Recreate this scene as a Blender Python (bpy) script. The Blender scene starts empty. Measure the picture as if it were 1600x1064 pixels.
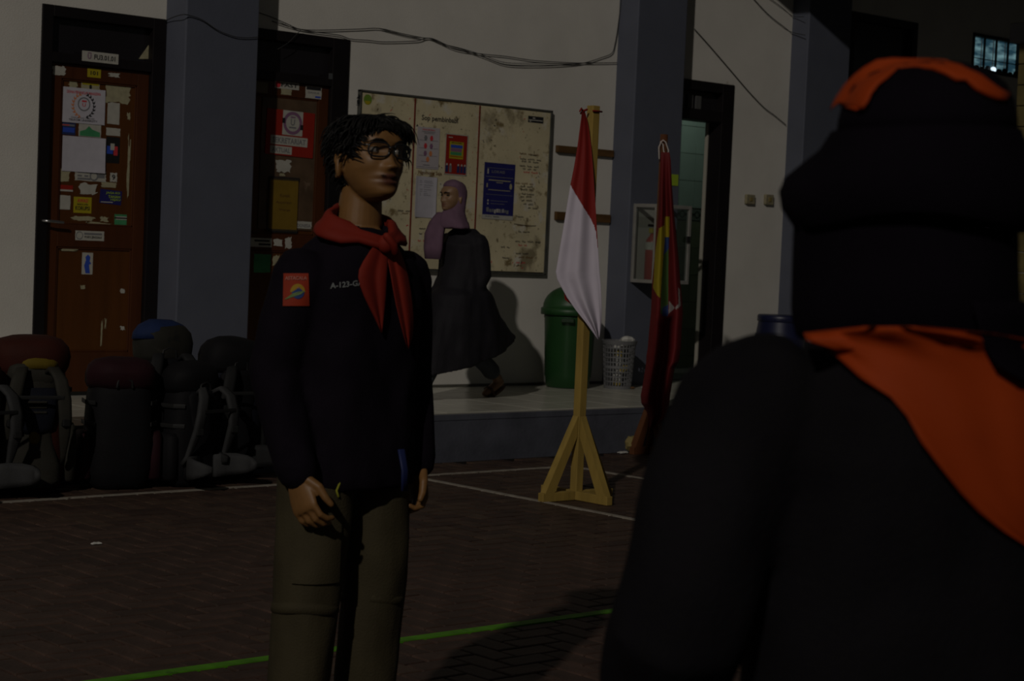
import bpy, bmesh, math, random
from mathutils import Vector, Matrix, noise
from mathutils.bvhtree import BVHTree

S = bpy.context.scene
COL = S.collection
random.seed(7)

# ------------------------------------------------------------------ camera
F_PX, CAM_H = 2905.0, 1.35
PITCH, ROLL, YAW = [math.radians(a) for a in (-2.88, 2.49, 41.73)]
CO = Vector((0, 0, CAM_H))
FW = Vector((math.sin(YAW)*math.cos(PITCH), math.cos(YAW)*math.cos(PITCH), math.sin(PITCH)))
_rt = Vector((math.cos(YAW), -math.sin(YAW), 0)); _up = _rt.cross(FW)
RT = math.cos(ROLL)*_rt + math.sin(ROLL)*_up
UP = -math.sin(ROLL)*_rt + math.cos(ROLL)*_up
cd = bpy.data.cameras.new('camera'); cam = bpy.data.objects.new('camera', cd); COL.objects.link(cam)
cd.sensor_width = 36.0; cd.lens = F_PX/1600*36.0; cd.clip_start = .05; cd.clip_end = 200
mw = Matrix.Identity(4)
for i in range(3):
    mw[i][0], mw[i][1], mw[i][2], mw[i][3] = RT[i], UP[i], -FW[i], CO[i]
cam.matrix_world = mw
cd.dof.use_dof = True; cd.dof.focus_distance = 7.0; cd.dof.aperture_fstop = 7.0
S.camera = cam

# ------------------------------------------------------------------ world, light, exposure
w = bpy.data.worlds.new('night'); S.world = w; w.use_nodes = True
bg = w.node_tree.nodes['Background']
bg.inputs[0].default_value = (1.0, 1.0, .93, 1); bg.inputs[1].default_value = .0200

def lamp(name, kind, loc, target, energy, col, **kw):
    d = bpy.data.lights.new(name, kind); d.energy = energy; d.color = col
    for k, v in kw.items(): setattr(d, k, v)
    o = bpy.data.objects.new(name, d); COL.objects.link(o); o.location = loc
    o.rotation_euler = (Vector(target)-Vector(loc)).to_track_quat('-Z', 'Y').to_euler()
    return o
# a floodlight high on the far side of the court, behind and to the left of the camera
lamp('floodlight', 'SPOT', (-22.6, -12.0, 19.1), (8.9, 9.0, 2.0), 13700, (1.0, .935, .84),
     spot_size=math.radians(38), spot_blend=1.0, shadow_soft_size=.35)
S.view_settings.view_transform = 'Standard'; S.view_settings.look = 'None'
S.view_settings.exposure = 0.0; S.view_settings.gamma = 1.0
S.view_settings.use_curve_mapping = False

# ------------------------------------------------------------------ helpers
YW, PZ, YS = 10.51, .30, 8.88          # wall face, platform top, platform front edge
def ray(px, py): return (px-800)/F_PX*RT - (py-532)/F_PX*UP + FW
def onY(px, py, Y=YW):
    d = ray(px, py); return CO + d*(Y/d.y)
def onZ(px, py, z=0.0):
    d = ray(px, py); return CO + d*((z-CAM_H)/d.z)
def onX(px, py, X):
    d = ray(px, py); return CO + d*(X/d.x)
def atD(px, py, D): return CO + ray(px, py)*D

WM = {}
def lin(c):
    f = lambda u: u/12.92 if u <= .04045 else ((u+.055)/1.055)**2.4
    return tuple(f(x) for x in c)
_m = {}
def mat(name, col, rough=.65, spec=.3, metal=0, var=0, scale=6, bump=0, bscale=80, alpha=None, rnd=0, spots=None, stretch=None):
    if name in _m: return _m[name]
    m = bpy.data.materials.new(name); m.use_nodes = True; nt = m.node_tree; N = nt.nodes; L = nt.links
    b = N['Principled BSDF']
    b.inputs['Base Color'].default_value = (*col, 1); b.inputs['Roughness'].default_value = rough
    b.inputs['Metallic'].default_value = metal; b.inputs['Specular IOR Level'].default_value = spec
    out = None
    if var or bump or spots or rnd:
        tc = N.new('ShaderNodeTexCoord'); src = tc.outputs['Object']
        if stretch:
            mp = N.new('ShaderNodeMapping'); mp.inputs['Scale'].default_value = stretch
            L.new(src, mp.inputs[0]); src = mp.outputs[0]
    if var:
        n = N.new('ShaderNodeTexNoise'); n.inputs['Scale'].default_value = scale; n.inputs['Detail'].default_value = 5
        L.new(src, n.inputs['Vector'])
        r = N.new('ShaderNodeMapRange'); r.inputs[1].default_value = .3; r.inputs[2].default_value = .7
        r.inputs[3].default_value = 1-var; r.inputs[4].default_value = 1+var
        L.new(n.outputs['Fac'], r.inputs[0])
        mx = N.new('ShaderNodeVectorMath'); mx.operation = 'SCALE'; mx.inputs[0].default_value = col
        L.new(r.outputs[0], mx.inputs['Scale']); out = mx.outputs[0]
    if rnd:
        oi = N.new('ShaderNodeObjectInfo'); r = N.new('ShaderNodeMapRange')
        r.inputs[3].default_value = 1-rnd; r.inputs[4].default_value = 1+rnd
        L.new(oi.outputs['Random'], r.inputs[0])
        mx = N.new('ShaderNodeVectorMath'); mx.operation = 'SCALE'; mx.inputs[0].default_value = col
        if out: L.new(out, mx.inputs[0])
        L.new(r.outputs[0], mx.inputs['Scale']); out = mx.outputs[0]
    if spots:                                   # (colour, scale, threshold) stains with a shape of their own
        for sc, ss, st in spots:
            n = N.new('ShaderNodeTexNoise'); n.inputs['Scale'].default_value = ss; n.inputs['Detail'].default_value = 6
            n.inputs['Roughness'].default_value = .65
            L.new(src, n.inputs['Vector'])
            r = N.new('ShaderNodeMapRange'); r.inputs[1].default_value = st; r.inputs[2].default_value = st+.08
            L.new(n.outputs['Fac'], r.inputs[0])
            mx = N.new('ShaderNodeMix'); mx.data_type = 'RGBA'
            mx.inputs['A'].default_value = (*col, 1)
            if out: L.new(out, mx.inputs['A'])
            mx.inputs['B'].default_value = (*sc, 1); L.new(r.outputs[0], mx.inputs['Factor']); out = mx.outputs['Result']
    if out: L.new(out, b.inputs['Base Color'])
    if bump:
        n = N.new('ShaderNodeTexNoise'); n.inputs['Scale'].default_value = bscale; n.inputs['Detail'].default_value = 4
        L.new(src, n.inputs['Vector'])
        bp = N.new('ShaderNodeBump'); bp.inputs['Strength'].default_value = bump; bp.inputs['Distance'].default_value = .01
        L.new(n.outputs['Fac'], bp.inputs['Height']); L.new(bp.outputs[0], b.inputs['Normal'])
    _m[name] = m
    return m
def glass_mat(name, tint=(1, 1, 1), gloss=.12, rough=.03):
    if name in _m: return _m[name]
    m = bpy.data.materials.new(name); m.use_nodes = True; nt = m.node_tree; N = nt.nodes; L = nt.links
    N.remove(N['Principled BSDF'])
    t = N.new('ShaderNodeBsdfTransparent'); t.inputs[0].default_value = (*tint, 1)
    g = N.new('ShaderNodeBsdfGlossy'); g.inputs['Roughness'].default_value = rough
    fr = N.new('ShaderNodeLayerWeight'); fr.inputs[0].default_value = .5
    pw = N.new('ShaderNodeMath'); pw.operation = 'POWER'; pw.inputs[1].default_value = 5; L.new(fr.outputs['Facing'], pw.inputs[0])
    ad = N.new('ShaderNodeMath'); ad.operation = 'ADD'; ad.inputs[1].default_value = gloss; ad.use_clamp = True
    mx = N.new('ShaderNodeMixShader'); L.new(pw.outputs[0], ad.inputs[0]); L.new(ad.outputs[0], mx.inputs[0])
    L.new(t.outputs[0], mx.inputs[1]); L.new(g.outputs[0], mx.inputs[2]); L.new(mx.outputs[0], N['Material Output'].inputs[0])
    _m[name] = m; return m

class MB:
    """collects shapes in world coordinates, links them as one mesh object"""
    def __init__(s): s.v = []; s.f = []; s.mi = []; s.cur = 0
    def add(s, vs, fs):
        o = len(s.v); s.v += [Vector(v) for v in vs]
        for f in fs: s.f.append([o+i for i in f]); s.mi.append(s.cur)
        return s
    def box(s, x0, x1, y0, y1, z0, z1, T=None, b=0):
        if b:
            bm = bmesh.new(); bmesh.ops.create_cube(bm, size=1)
            for v in bm.verts: v.co = Vector(((x0+x1)/2+v.co.x*(x1-x0), (y0+y1)/2+v.co.y*(y1-y0), (z0+z1)/2+v.co.z*(z1-z0)))
            bmesh.ops.bevel(bm, geom=bm.edges[:], offset=b, segments=2, profile=.5, affect='EDGES')
            vs = [v.co.copy() for v in bm.verts]; bm.verts.index_update()
            fs = [[v.index for v in f.verts] for f in bm.faces]; bm.free()
        else:
            vs = [Vector(p) for p in ((x0, y0, z0), (x1, y0, z0), (x1, y1, z0), (x0, y1, z0), (x0, y0, z1), (x1, y0, z1), (x1, y1, z1), (x0, y1, z1))]
            fs = [(0, 3, 2, 1), (4, 5, 6, 7), (0, 1, 5, 4), (1, 2, 6, 5), (2, 3, 7, 6), (3, 0, 4, 7)]
        if T: vs = [T @ v for v in vs]
        return s.add(vs, fs)
    def loft(s, rings, closed=True, cap=True):
        n = len(rings[0]); vs = [p for r in rings for p in r]; fs = []
        for k in range(len(rings)-1):
            for i in range(n if closed else n-1):
                j = (i+1) % n
                fs.append((k*n+i, k*n+j, (k+1)*n+j, (k+1)*n+i))
        if cap and closed:
            fs.append(tuple(range(n))[::-1]); fs.append(tuple((len(rings)-1)*n+i for i in range(n)))
        return s.add(vs, fs)
    def tube(s, path, rad, n=8, caps=True, ell=None):
        path = [Vector(p) for p in path]
        if not hasattr(rad, '__len__'): rad = [rad]*len(path)
        if caps:                                     # rounded ends
            d0 = (path[0]-path[1]).normalized(); d1 = (path[-1]-path[-2]).normalized()
            r0, r1 = rad[0], rad[-1]
            path = [path[0]+d0*r0*.95, path[0]+d0*r0*.62]+path+[path[-1]+d1*r1*.62, path[-1]+d1*r1*.95]
            rad = [r0*.3, r0*.78]+list(rad)+[r1*.78, r1*.3]
        rings = []; up = None
        for i, p in enumerate(path):
            d = (path[min(i+1, len(path)-1)]-path[max(i-1, 0)])
            d = d.normalized() if d.length > 1e-9 else Vector((0, 0, 1))
            if up is None:
                up = Vector((0, 1, 0)) if abs(d.y) < .9 else Vector((1, 0, 0))
            a = d.cross(up); a.normalize(); bb = a.cross(d); up = bb
            e = ell or (1, 1)
            rings.append([p+(a*math.cos(t)*e[0]+bb*math.sin(t)*e[1])*rad[i] for t in [2*math.pi*k/n for k in range(n)]])
        return s.loft(rings)
    def ball(s, c, r, n=10, sc=(1, 1, 1), T=None):
        c = Vector(c); rings = []
        for k in range(1, n):
            a = math.pi*k/n
            rings.append([Vector((math.sin(a)*math.cos(t)*r*sc[0], math.sin(a)*math.sin(t)*r*sc[1], -math.cos(a)*r*sc[2])) for t in [2*math.pi*q/(n*2) for q in range(n*2)]])
        rings = [[(T @ p if T else p)+c for p in rr] for rr in rings]
        return s.loft(rings)
    def lathe(s, c, prof, n=32, cap=True):
        c = Vector(c)
        return s.loft([[c+Vector((r*math.cos(t), r*math.sin(t), z)) for t in [2*math.pi*k/n for k in range(n)]] for r, z in prof], cap=cap)
    def ribbon(s, path, widths, wdirs, thick=.004):
        """flat strap: path points, half widths, width directions"""
        P = [Vector(p) for p in path]; rings = []
        for i, p in enumerate(P):
            d = (P[min(i+1, len(P)-1)]-P[max(i-1, 0)]).normalized()
            wd = Vector(wdirs[i] if isinstance(wdirs, list) else wdirs).normalized()
            nn = d.cross(wd).normalized()*thick/2; wd = wd*(widths[i] if hasattr(widths, '__len__') else widths)
            rings.append([p-wd-nn, p-wd*.5-nn*1.4, p+wd*.5-nn*1.4, p+wd-nn, p+wd+nn, p+wd*.5+nn*1.4, p-wd*.5+nn*1.4, p-wd+nn])
        return s.loft(rings)
    def build(s, name, m, parent=None, smooth=False, origin=None):
        if parent is not None: inv = WM[parent].inverted(); vs = [inv @ v for v in s.v]; loc = None
        else:
            if origin is None:
                xs = [v.x for v in s.v]; ys = [v.y for v in s.v]; zs = [v.z for v in s.v]
                origin = Vector(((min(xs)+max(xs))/2, (min(ys)+max(ys))/2, min(zs)))
            origin = Vector(origin); vs = [v-origin for v in s.v]; loc = origin
        me = bpy.data.meshes.new(name); me.from_pydata([tuple(v) for v in vs], [], s.f)
        for mm in (m if isinstance(m, (list, tuple)) else [m]): me.materials.append(mm)
        if isinstance(m, (list, tuple)): me.polygons.foreach_set('material_index', s.mi)
        if smooth: me.polygons.foreach_set('use_smooth', [True]*len(me.polygons))
        bm = bmesh.new(); bm.from_mesh(me); bmesh.ops.recalc_face_normals(bm, faces=bm.faces[:]); bm.to_mesh(me); bm.free()
        o = bpy.data.objects.new(name, me); COL.objects.link(o)
        if parent is not None: o.parent = parent; WM[o] = WM[parent].copy()
        else: o.location = loc; WM[o] = Matrix.Translation(loc)
        return o

def tag(o, label=None, cat=None, group=None, kind=None):
    if label: o['label'] = label
    if cat: o['category'] = cat
    if group: o['group'] = group
    if kind: o['kind'] = kind
    return o
def thing(name, label, cat, loc=(0, 0, 0), rz=0, group=None, kind=None):
    o = bpy.data.objects.new(name, None); COL.objects.link(o); o.empty_display_size = .05
    o.location = loc; o.rotation_euler = (0, 0, rz)
    WM[o] = Matrix.Translation(Vector(loc)) @ Matrix.Rotation(rz, 4, 'Z')
    return tag(o, label, cat, group, kind)
def struct(name, mb, m, parent=None, **kw):
    o = mb.build(name, m, parent, **kw)
    if parent is None: o['kind'] = 'structure'
    return o
def bake(o, mods):
    """apply modifiers: list of (type, settings)"""
    for t, st in mods:
        md = o.modifiers.new(t.lower(), t)
        for k, v in st.items(): setattr(md, k, v)
    bpy.context.view_layer.update()
    dg = bpy.context.evaluated_depsgraph_get()
    me = bpy.data.meshes.new_from_object(o.evaluated_get(dg))
    old = o.data; o.modifiers.clear(); o.data = me; bpy.data.meshes.remove(old)
    me.polygons.foreach_set('use_smooth', [True]*len(me.polygons)); me.update()
    return o
_tcache = {}
def text_geo(body, size):
    """flat lettering as (verts, faces) in 2D, centred"""
    k = (body, size)
    if k in _tcache: return _tcache[k]
    c = bpy.data.curves.new('t', 'FONT'); c.body = body; c.size = size; c.align_x = 'CENTER'; c.align_y = 'CENTER'; c.resolution_u = 2; c.offset = size*.022
    o = bpy.data.objects.new('t', c); COL.objects.link(o); bpy.context.view_layer.update()
    dg = bpy.context.evaluated_depsgraph_get(); me = bpy.data.meshes.new_from_object(o.evaluated_get(dg))
    r = ([v.co.copy() for v in me.vertices], [list(p.vertices) for p in me.polygons])
    bpy.data.objects.remove(o); bpy.data.curves.remove(c); bpy.data.meshes.remove(me)
    _tcache[k] = r; return r
def lettering(mb, body, x, z, Y, width=None, size=.05, height=None, T=None, sx=None):
    """adds flat text facing -Y centred on (x,z); stretched to width/height when given"""
    vs, fs = text_geo(body, .1)
    wx = max(v.x for v in vs)-min(v.x for v in vs); hz = max(v.y for v in vs)-min(v.y for v in vs)
    cx = (max(v.x for v in vs)+min(v.x for v in vs))/2; cz = (max(v.y for v in vs)+min(v.y for v in vs))/2
    kx = (width/wx) if width else size/.1
    kz = (height/hz) if height else (kx if width else size/.1)
    mb.add([Vector((x+(v.x-cx)*kx, Y, z+(v.y-cz)*kz)) for v in vs], fs)
    return mb
def disc(mb, x, z, Y, r, n=20, rz=None, a0=0, a1=2*math.pi):
    rz = rz or r
    full = abs(a1-a0-2*math.pi) < 1e-6
    vs = [Vector((x+r*math.cos(a0+(a1-a0)*k/n), Y, z+rz*math.sin(a0+(a1-a0)*k/n))) for k in range(n if full else n+1)]
    mb.add(vs, [list(range(len(vs)))])
def ring2(mb, x, z, Y, r, t, n=28):
    vs = []; fs = []
    for k in range(n):
        a = 2*math.pi*k/n
        vs += [Vector((x+r*math.cos(a), Y, z+r*math.sin(a))), Vector((x+(r-t)*math.cos(a), Y, z+(r-t)*math.sin(a)))]
    for k in range(n): fs.append([2*k, 2*k+1, (2*k+3) % (2*n), (2*k+2) % (2*n)])
    mb.add(vs, fs)
def quad2(mb, x0, x1, z0, z1, Y): mb.add([(x0, Y, z0), (x1, Y, z0), (x1, Y, z1), (x0, Y, z1)], [(0, 1, 2, 3)])
def stroke(mb, pts, r=.0025, Y=None):
    """flat pen stroke through (x,z) points"""
    vs = []; fs = []
    for i, (x, z) in enumerate(pts):
        a = pts[max(i-1, 0)]; b = pts[min(i+1, len(pts)-1)]
        d = Vector((b[0]-a[0], b[1]-a[1])); d = d.normalized() if d.length > 1e-9 else Vector((1, 0))
        vs += [Vector((x-d.y*r, Y, z+d.x*r)), Vector((x+d.y*r, Y, z-d.x*r))]
    for i in range(len(pts)-1): fs.append((2*i, 2*i+1, 2*i+3, 2*i+2))
    mb.add(vs, fs)
def sheet(x0, x1, z0, z1, Y, thick=.002, tilt=0, torn=0, curl=0, nx=8, nz=8, seed=0):
    """a thin paper or board facing -Y with its front at Y-thick; ragged edges when torn"""
    rnd = random.Random(seed); mb = MB(); cx, cz = (x0+x1)/2, (z0+z1)/2; W, H = x1-x0, z1-z0
    def pt(i, k):
        u, v = i/nx, k/nz; x, z = x0+u*W, z0+v*H
        if torn and (i in (0, nx) or k in (0, nz)):
            x += (rnd.random()-.5)*torn*W; z += (rnd.random()-.5)*torn*H
        dx, dz = x-cx, z-cz
        x, z = cx+dx*math.cos(tilt)-dz*math.sin(tilt), cz+dx*math.sin(tilt)+dz*math.cos(tilt)
        y = Y-thick-curl*((2*u-1)**4*.5+(1-v)**3*.5)*(.5+.5*math.sin(5*u+seed))
        return Vector((x, y, z))
    g = [[pt(i, k) for i in range(nx+1)] for k in range(nz+1)]
    vs = [p for r in g for p in r]; n = len(vs); vs += [p+Vector((0, thick*.8, 0)) for p in vs]; fs = []
    I = lambda i, k: k*(nx+1)+i
    for k in range(nz):
        for i in range(nx):
            q = (I(i, k), I(i+1, k), I(i+1, k+1), I(i, k+1)); fs.append(q); fs.append(tuple(n+a for a in q[::-1]))
    edge = [I(i, 0) for i in range(nx)]+[I(nx, k) for k in range(nz)]+[I(i, nz) for i in range(nx, 0, -1)]+[I(0, k) for k in range(nz, 0, -1)]
    for a, b in zip(edge, edge[1:]+edge[:1]): fs.append((a, n+a, n+b, b))
    return mb.add(vs, fs)

# ------------------------------------------------------------------ materials
M_wall = mat('plaster_white', (.60, .575, .53), .8, .2, var=.05, scale=3, bump=.15, bscale=90, spots=[((.30, .26, .20), 5, .70)])
M_grey = mat('paint_blue_grey', (.088, .095, .125), .6, .3, var=.06, scale=4, bump=.1, bscale=60, spots=[((.28, .28, .28), 26, .745)])
M_riser = mat('paint_riser', (.070, .073, .092), .7, .25, var=.2, scale=5, bump=.2, bscale=40, spots=[((.30, .30, .30), 14, .70), ((.16, .12, .07), 4, .68)])
M_tile = mat('ceramic_tile', (.46, .445, .38), .25, .5, var=.08, scale=7, rnd=.05)
M_grout = mat('grout', (.22, .21, .19), .9, .1)
M_dark = mat('dark_stained_wood', (.0065, .0045, .0050), .5, .3, var=.2, scale=6)
M_door = mat('door_varnish', (.060, .017, .0035), .45, .35, var=.16, scale=3, stretch=(6, 6, .7), spots=[((.07, .03, .012), 5, .66)])
M_door2 = mat('door_panel_varnish', (.080, .026, .0035), .42, .35, var=.14, scale=2.5, stretch=(6, 6, .6))
M_stain = mat('door_stained_panel', (.085, .052, .030), .4, .4, var=.35, scale=7, spots=[((.16, .11, .07), 9, .64)])
M_paver = mat('paver_brown', (.050, .028, .020), .62, .35, var=.3, scale=9, rnd=.22, bump=.25, bscale=60)
M_paver_s = mat('paver_field', (.050, .028, .020), .62, .35, var=.35, scale=5, bump=.25, bscale=60)
M_joint = mat('paver_joint', (.014, .011, .009), .9, .1)
M_linew = mat('line_white', (.27, .24, .20), .7, .2, var=.2, scale=18, spots=[((.07, .05, .035), 20, .60)])
M_lineg = mat('line_green', (.075, .24, .008), .6, .3, var=.25, scale=12, spots=[((.03, .08, .01), 6, .62)])
M_black = mat('black', (.012, .012, .012), .6, .3)
M_ink = mat('ink_black', (.02, .02, .022), .8, .1)
M_inkg = mat('ink_grey', (.16, .16, .17), .8, .1)
M_white = mat('paper_white', (.46, .44, .49), .7, .2, var=.05, scale=20)
M_white2 = mat('sticker_white', (.40, .385, .34), .5, .3, var=.08, scale=25)
M_cream = mat('paper_cream', (.33, .30, .19), .7, .2, var=.15, scale=30, spots=[((.25, .25, .12), 30, .6)])
M_yel = mat('sticker_yellow', (.36, .29, .012), .5, .3, var=.06, scale=20)
M_red = mat('sign_red', (.26, .016, .008), .5, .3, var=.06, scale=10)
M_inkr = mat('ink_red', (.50, .04, .05), .8, .1)
M_inko = mat('ink_orange', (.55, .20, .08), .8, .1)
M_blue = mat('print_blue', (.018, .018, .115), .5, .3, var=.1, scale=14)
M_inkb = mat('ink_blue', (.03, .07, .40), .8, .1)
M_green = mat('print_green', (.05, .24, .10), .6, .3, var=.15, scale=20)
M_lime = mat('print_lime', (.30, .42, .03), .6, .3)
M_purple = mat('print_purple', (.20, .10, .18), .6, .3)
M_navy = mat('print_navy', (.02, .03, .10), .6, .3)
M_metal = mat('steel', (.45, .45, .46), .3, .5, metal=1)
M_alu = mat('aluminium', (.27, .26, .24), .45, .5, metal=.3, var=.1, scale=12)
M_cable = mat('cable_black', (.03, .03, .03), .6, .3)

# ------------------------------------------------------------------ the court floor
mb = MB(); mb.box(-4, 24, -6, YS+.02, -.12, -.012); floor = struct('floor', mb, M_joint, origin=(0, 0, 0))
Wp, gap = .10, .004
mb = MB(); mb.box(-Wp+gap, Wp-gap, -Wp/2+gap, Wp/2-gap, -.05, 0, b=.006)
proto = mb.build('paver', M_paver, floor); proto_me = proto.data
pos = []
for i in range(-10, 104):
    for j in range(16, 89):
        m4 = (i-j) % 4
        if m4 == 0: pos.append((i*Wp+Wp, j*Wp+Wp/2, 0))
        elif m4 == 3: pos.append((i*Wp+Wp/2, j*Wp+Wp, math.pi/2))
def size_in_view(p):
    v = Vector((p[0], p[1], 0))-CO; d = v.dot(FW)
    if d < .5: return -1
    x = 800+F_PX*v.dot(RT)/d; y = 532-F_PX*v.dot(UP)/d
    if not (-30 < x < 985 and y < 1090): return -1
    if 430 < x < 625 and y > 800: return -1          # behind the standing man
    return 1/d
pos = [p for p in pos if p[1]+.1 < YS]
order = sorted(range(len(pos)), key=lambda k: -size_in_view(pos[k]))
near = set(order[:300]); first = True
for k in order[:300]:
    x, y, a = pos[k]
    o = proto if first else proto.copy()
    if not first: COL.objects.link(o); o.parent = floor
    first = False
    o.location = (x, y, random.uniform(-.0015, .001)); o.rotation_euler = (random.uniform(-.006, .006), random.uniform(-.006, .006), a)
mb = MB(); rp = random.Random(3)
for k, (x, y, a) in enumerate(pos):
    if k in near: continue
    hx, hy = (Wp-gap, Wp/2-gap) if a == 0 else (Wp/2-gap, Wp-gap); dz = rp.uniform(-.0015, .001); e = .004
    mb.add([(x-hx, y-hy, -.02), (x+hx, y-hy, -.02), (x+hx, y+hy, -.02), (x-hx, y+hy, -.02),
            (x-hx+e, y-hy+e, dz), (x+hx-e, y-hy+e, dz), (x+hx-e, y+hy-e, dz), (x-hx+e, y+hy-e, dz)],
           [(4, 5, 6, 7), (0, 1, 5, 4), (1, 2, 6, 5), (2, 3, 7, 6), (3, 0, 4, 7)])
    mb.mi[-5:] = [rp.randrange(3)]*5
o = mb.build('paver_field', [mat('paver_a', (.051, .029, .020), .62, .35, var=.3, scale=9, bump=.25, bscale=60),
                             mat('paver_b', (.040, .022, .016), .62, .35, var=.3, scale=9, bump=.25, bscale=60),
                             mat('paver_c', (.060, .036, .024), .62, .35, var=.3, scale=9, bump=.25, bscale=60)], floor)
o['kind'] = 'stuff'
def painted_line(x0, x1, y0, y1, m):
    mb = MB(); mb.box(x0, x1, y0, y1, -.004, .0035); return struct('court_line', mb, m)
painted_line(1.0, 7.9, 8.33, 8.37, M_linew)
painted_line(6.695, 6.735, 2.0, 8.22, M_linew)
painted_line(0.2, 9.0, 4.865, 4.915, M_lineg)
p = onZ(967, 741.5); painted_line(p.x-.02, p.x+.02, 7.4, 8.33, M_linew)

# ------------------------------------------------------------------ raised walkway
mb = MB(); mb.box(1.0, 22, YS, 13.0, -.05, PZ-.02)
plat = struct('floor_platform', mb, M_riser, origin=(0, 0, 0))
mb = MB(); mb.box(1.0, 22, YS-.004, YS+.05, PZ-.05, PZ-.012, b=.003); mb.build('edge_nosing', M_riser, plat)
mb = MB(); mb.box(1.0, 22, YS+.002, 13.0, PZ-.02, PZ-.006); mb.build('grout_bed', M_grout, plat)
TW = .40
mb = MB(); mb.box(-TW/2+.003, TW/2-.003, -TW/2+.003, TW/2-.003, -.012, 0, b=.002)
tp = mb.build('tile', M_tile, plat); first = True
for j in range(4):
    for i in range(36):
        o = tp if first else tp.copy()
        if not first: COL.objects.link(o); o.parent = plat
        first = False
        o.location = (3.2+TW*i, YS+.004+TW*(j+.5), PZ+random.uniform(-.0006, .0004))

# ------------------------------------------------------------------ back wall with its openings
D1 = (5.41, 6.282, PZ, 2.71); D2 = (6.83, 7.742, PZ, 2.735); D3 = (10.9, 11.74, PZ, 2.78)
D4 = (13.24, 14.23, PZ, 3.575); W1 = (15.10, 15.95, 3.22, 3.585)
mb = MB(); xs = [1.0, D1[0], D1[1], D2[0], D2[1], D3[0], D3[1], D4[0], D4[1], W1[0], W1[1], 22.0]; TOP = 5.6
for a, b in zip(xs[:-1], xs[1:]):
    op = next((d for d in (D1, D2, D3, D4, W1) if d[0] == a), None)
    if op is None: mb.box(a, b, YW, YW+.16, PZ-.05, TOP)
    else:
        mb.box(a, b, YW, YW+.16, op[3], TOP)
        if op[2] > PZ+.1: mb.box(a, b, YW, YW+.16, PZ-.05, op[2])
wall = struct('wall_back', mb, M_wall, origin=(0, 0, 0))
for i, (x0, x1, yf) in enumerate(((6.282, 6.83, 10.268), (10.353, 10.902, 10.294), (12.449, 13.02, 10.325))):
    mb = MB(); mb.box(x0, x1, yf, YW+.02, PZ-.01, TOP, b=.008)
    struct('trim_%d' % (i+1), mb, M_grey)
# tiled skirting along the wall foot
mb = MB()
for a, b in ((1.0, D1[0]), (D2[1], 10.353), (D3[1], 12.449)): mb.box(a, b, YW-.012, YW+.01, PZ, PZ+.018)
struct('baseboard_back', mb, mat('skirting_tile', (.10, .095, .08), .4, .4, var=.15, scale=5))
# an entrance canopy over the right-hand end of the walkway
mb = MB(); mb.box(10.95, 22, 6.4, YW+.1, 4.12, 4.42)
struct('ceiling_canopy', mb, mat('canopy_concrete', (.16, .15, .13), .9, .1, var=.1))
# room ends behind the dark openings
mb = MB(); mb.box(D4[0]-.1, D4[1]+.1, YW+1.2, YW+1.25, PZ, 3.7); struct('wall_lobby', mb, M_black)

# ------------------------------------------------------------------ door 1 (left) and its stickers
def wx(px, py): return onY(px, py, YW).x
def rect(px0, py0, px1, py1, Y=YW):
    """wall rectangle from the photograph's box"""
    a = onY(px0, (py0+py1)/2, Y); b = onY(px1, (py0+py1)/2, Y); c = onY((px0+px1)/2, py0, Y); d = onY((px0+px1)/2, py1, Y)
    return a.x, b.x, d.z, c.z
def door(name, D, leaf, rails, handle=None, panel_m=M_door2):
    d = thing(name, None, None, ((D[0]+D[1])/2, YW, PZ), kind='structure')
    mb = MB(); x0, x1, z0, z1 = leaf
    mb.box(D[0], x0, YW-.012, YW+.10, PZ, D[3], b=.004); mb.box(x1, D[1], YW-.012, YW+.10, PZ, D[3], b=.004)
    mb.box(x0, x1, YW-.012, YW+.10, D[3]-.07, D[3], b=.004); mb.box(x0, x1, YW-.008, YW+.10, z1, z1+.06, b=.004)
    mb.build('frame', M_dark, d)
    mb = MB(); mb.box(x0, x1, YW+.045, YW+.055, z1+.06, D[3]-.07)
    mb.build('transom_pane', mat('dark_pane', (.012, .010, .012), .25, .4), d)
    mb = MB(); st = .085
    mb.box(x0+.002, x0+st, YW+.02, YW+.06, z0, z1-.002, b=.003); mb.box(x1-st, x1-.002, YW+.02, YW+.06, z0, z1-.002, b=.003)
    for a, b in rails: mb.box(x0+st, x1-st, YW+.02, YW+.06, a, b, b=.003)
    leafo = mb.build('leaf', M_door, d)
    for (a, b), (c, e) in zip(rails[:-1], rails[1:]):
        mb = MB(); mb.box(x0+st-.004, x1-st+.004, YW+.034, YW+.048, b-.004, c+.004, b=.003); mb.build('door_panel', panel_m, leafo)
        mb = MB()
        for q in ((x0+st, x0+st+.012, b, c), (x1-st-.012, x1-st, b, c), (x0+st, x1-st, b, b+.012), (x0+st, x1-st, c-.012, c)):
            mb.box(q[0], q[1], YW+.025, YW+.04, q[2], q[3], b=.003)
        mb.build('moulding', M_door, leafo)
    return d, leafo
leaf1 = (5.485, 6.185, PZ+.02, 2.365)
z = lambda px, py: onY(px, py, YW).z
d1, l1 = door('door_1', D1, leaf1, ((PZ+.02, PZ+.27), (z(140, 388)-.135, z(140, 388)), (z(140, 118), 2.365))[0:1]
              + ((PZ+.22, PZ+.23),)[0:0] + ((z(140, 387), z(140, 352)), (z(140, 126), 2.363)))
YD = YW+.034                                # panel face
def sticker(leafo, box, m, torn=0, seed=0, tilt=0, Y=None, label=None, parent=None):
    x0, x1, z0, z1 = rect(*box); o = sheet(x0, x1, z0, z1, Y if Y is not None else YD, .0012, tilt, torn, nx=6, nz=6, seed=seed).build('sticker', m, leafo)
    if label: o['label'] = label
    return o, (x0, x1, z0, z1)
YR = YW+.02                                 # rail face
tl = .0
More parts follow.
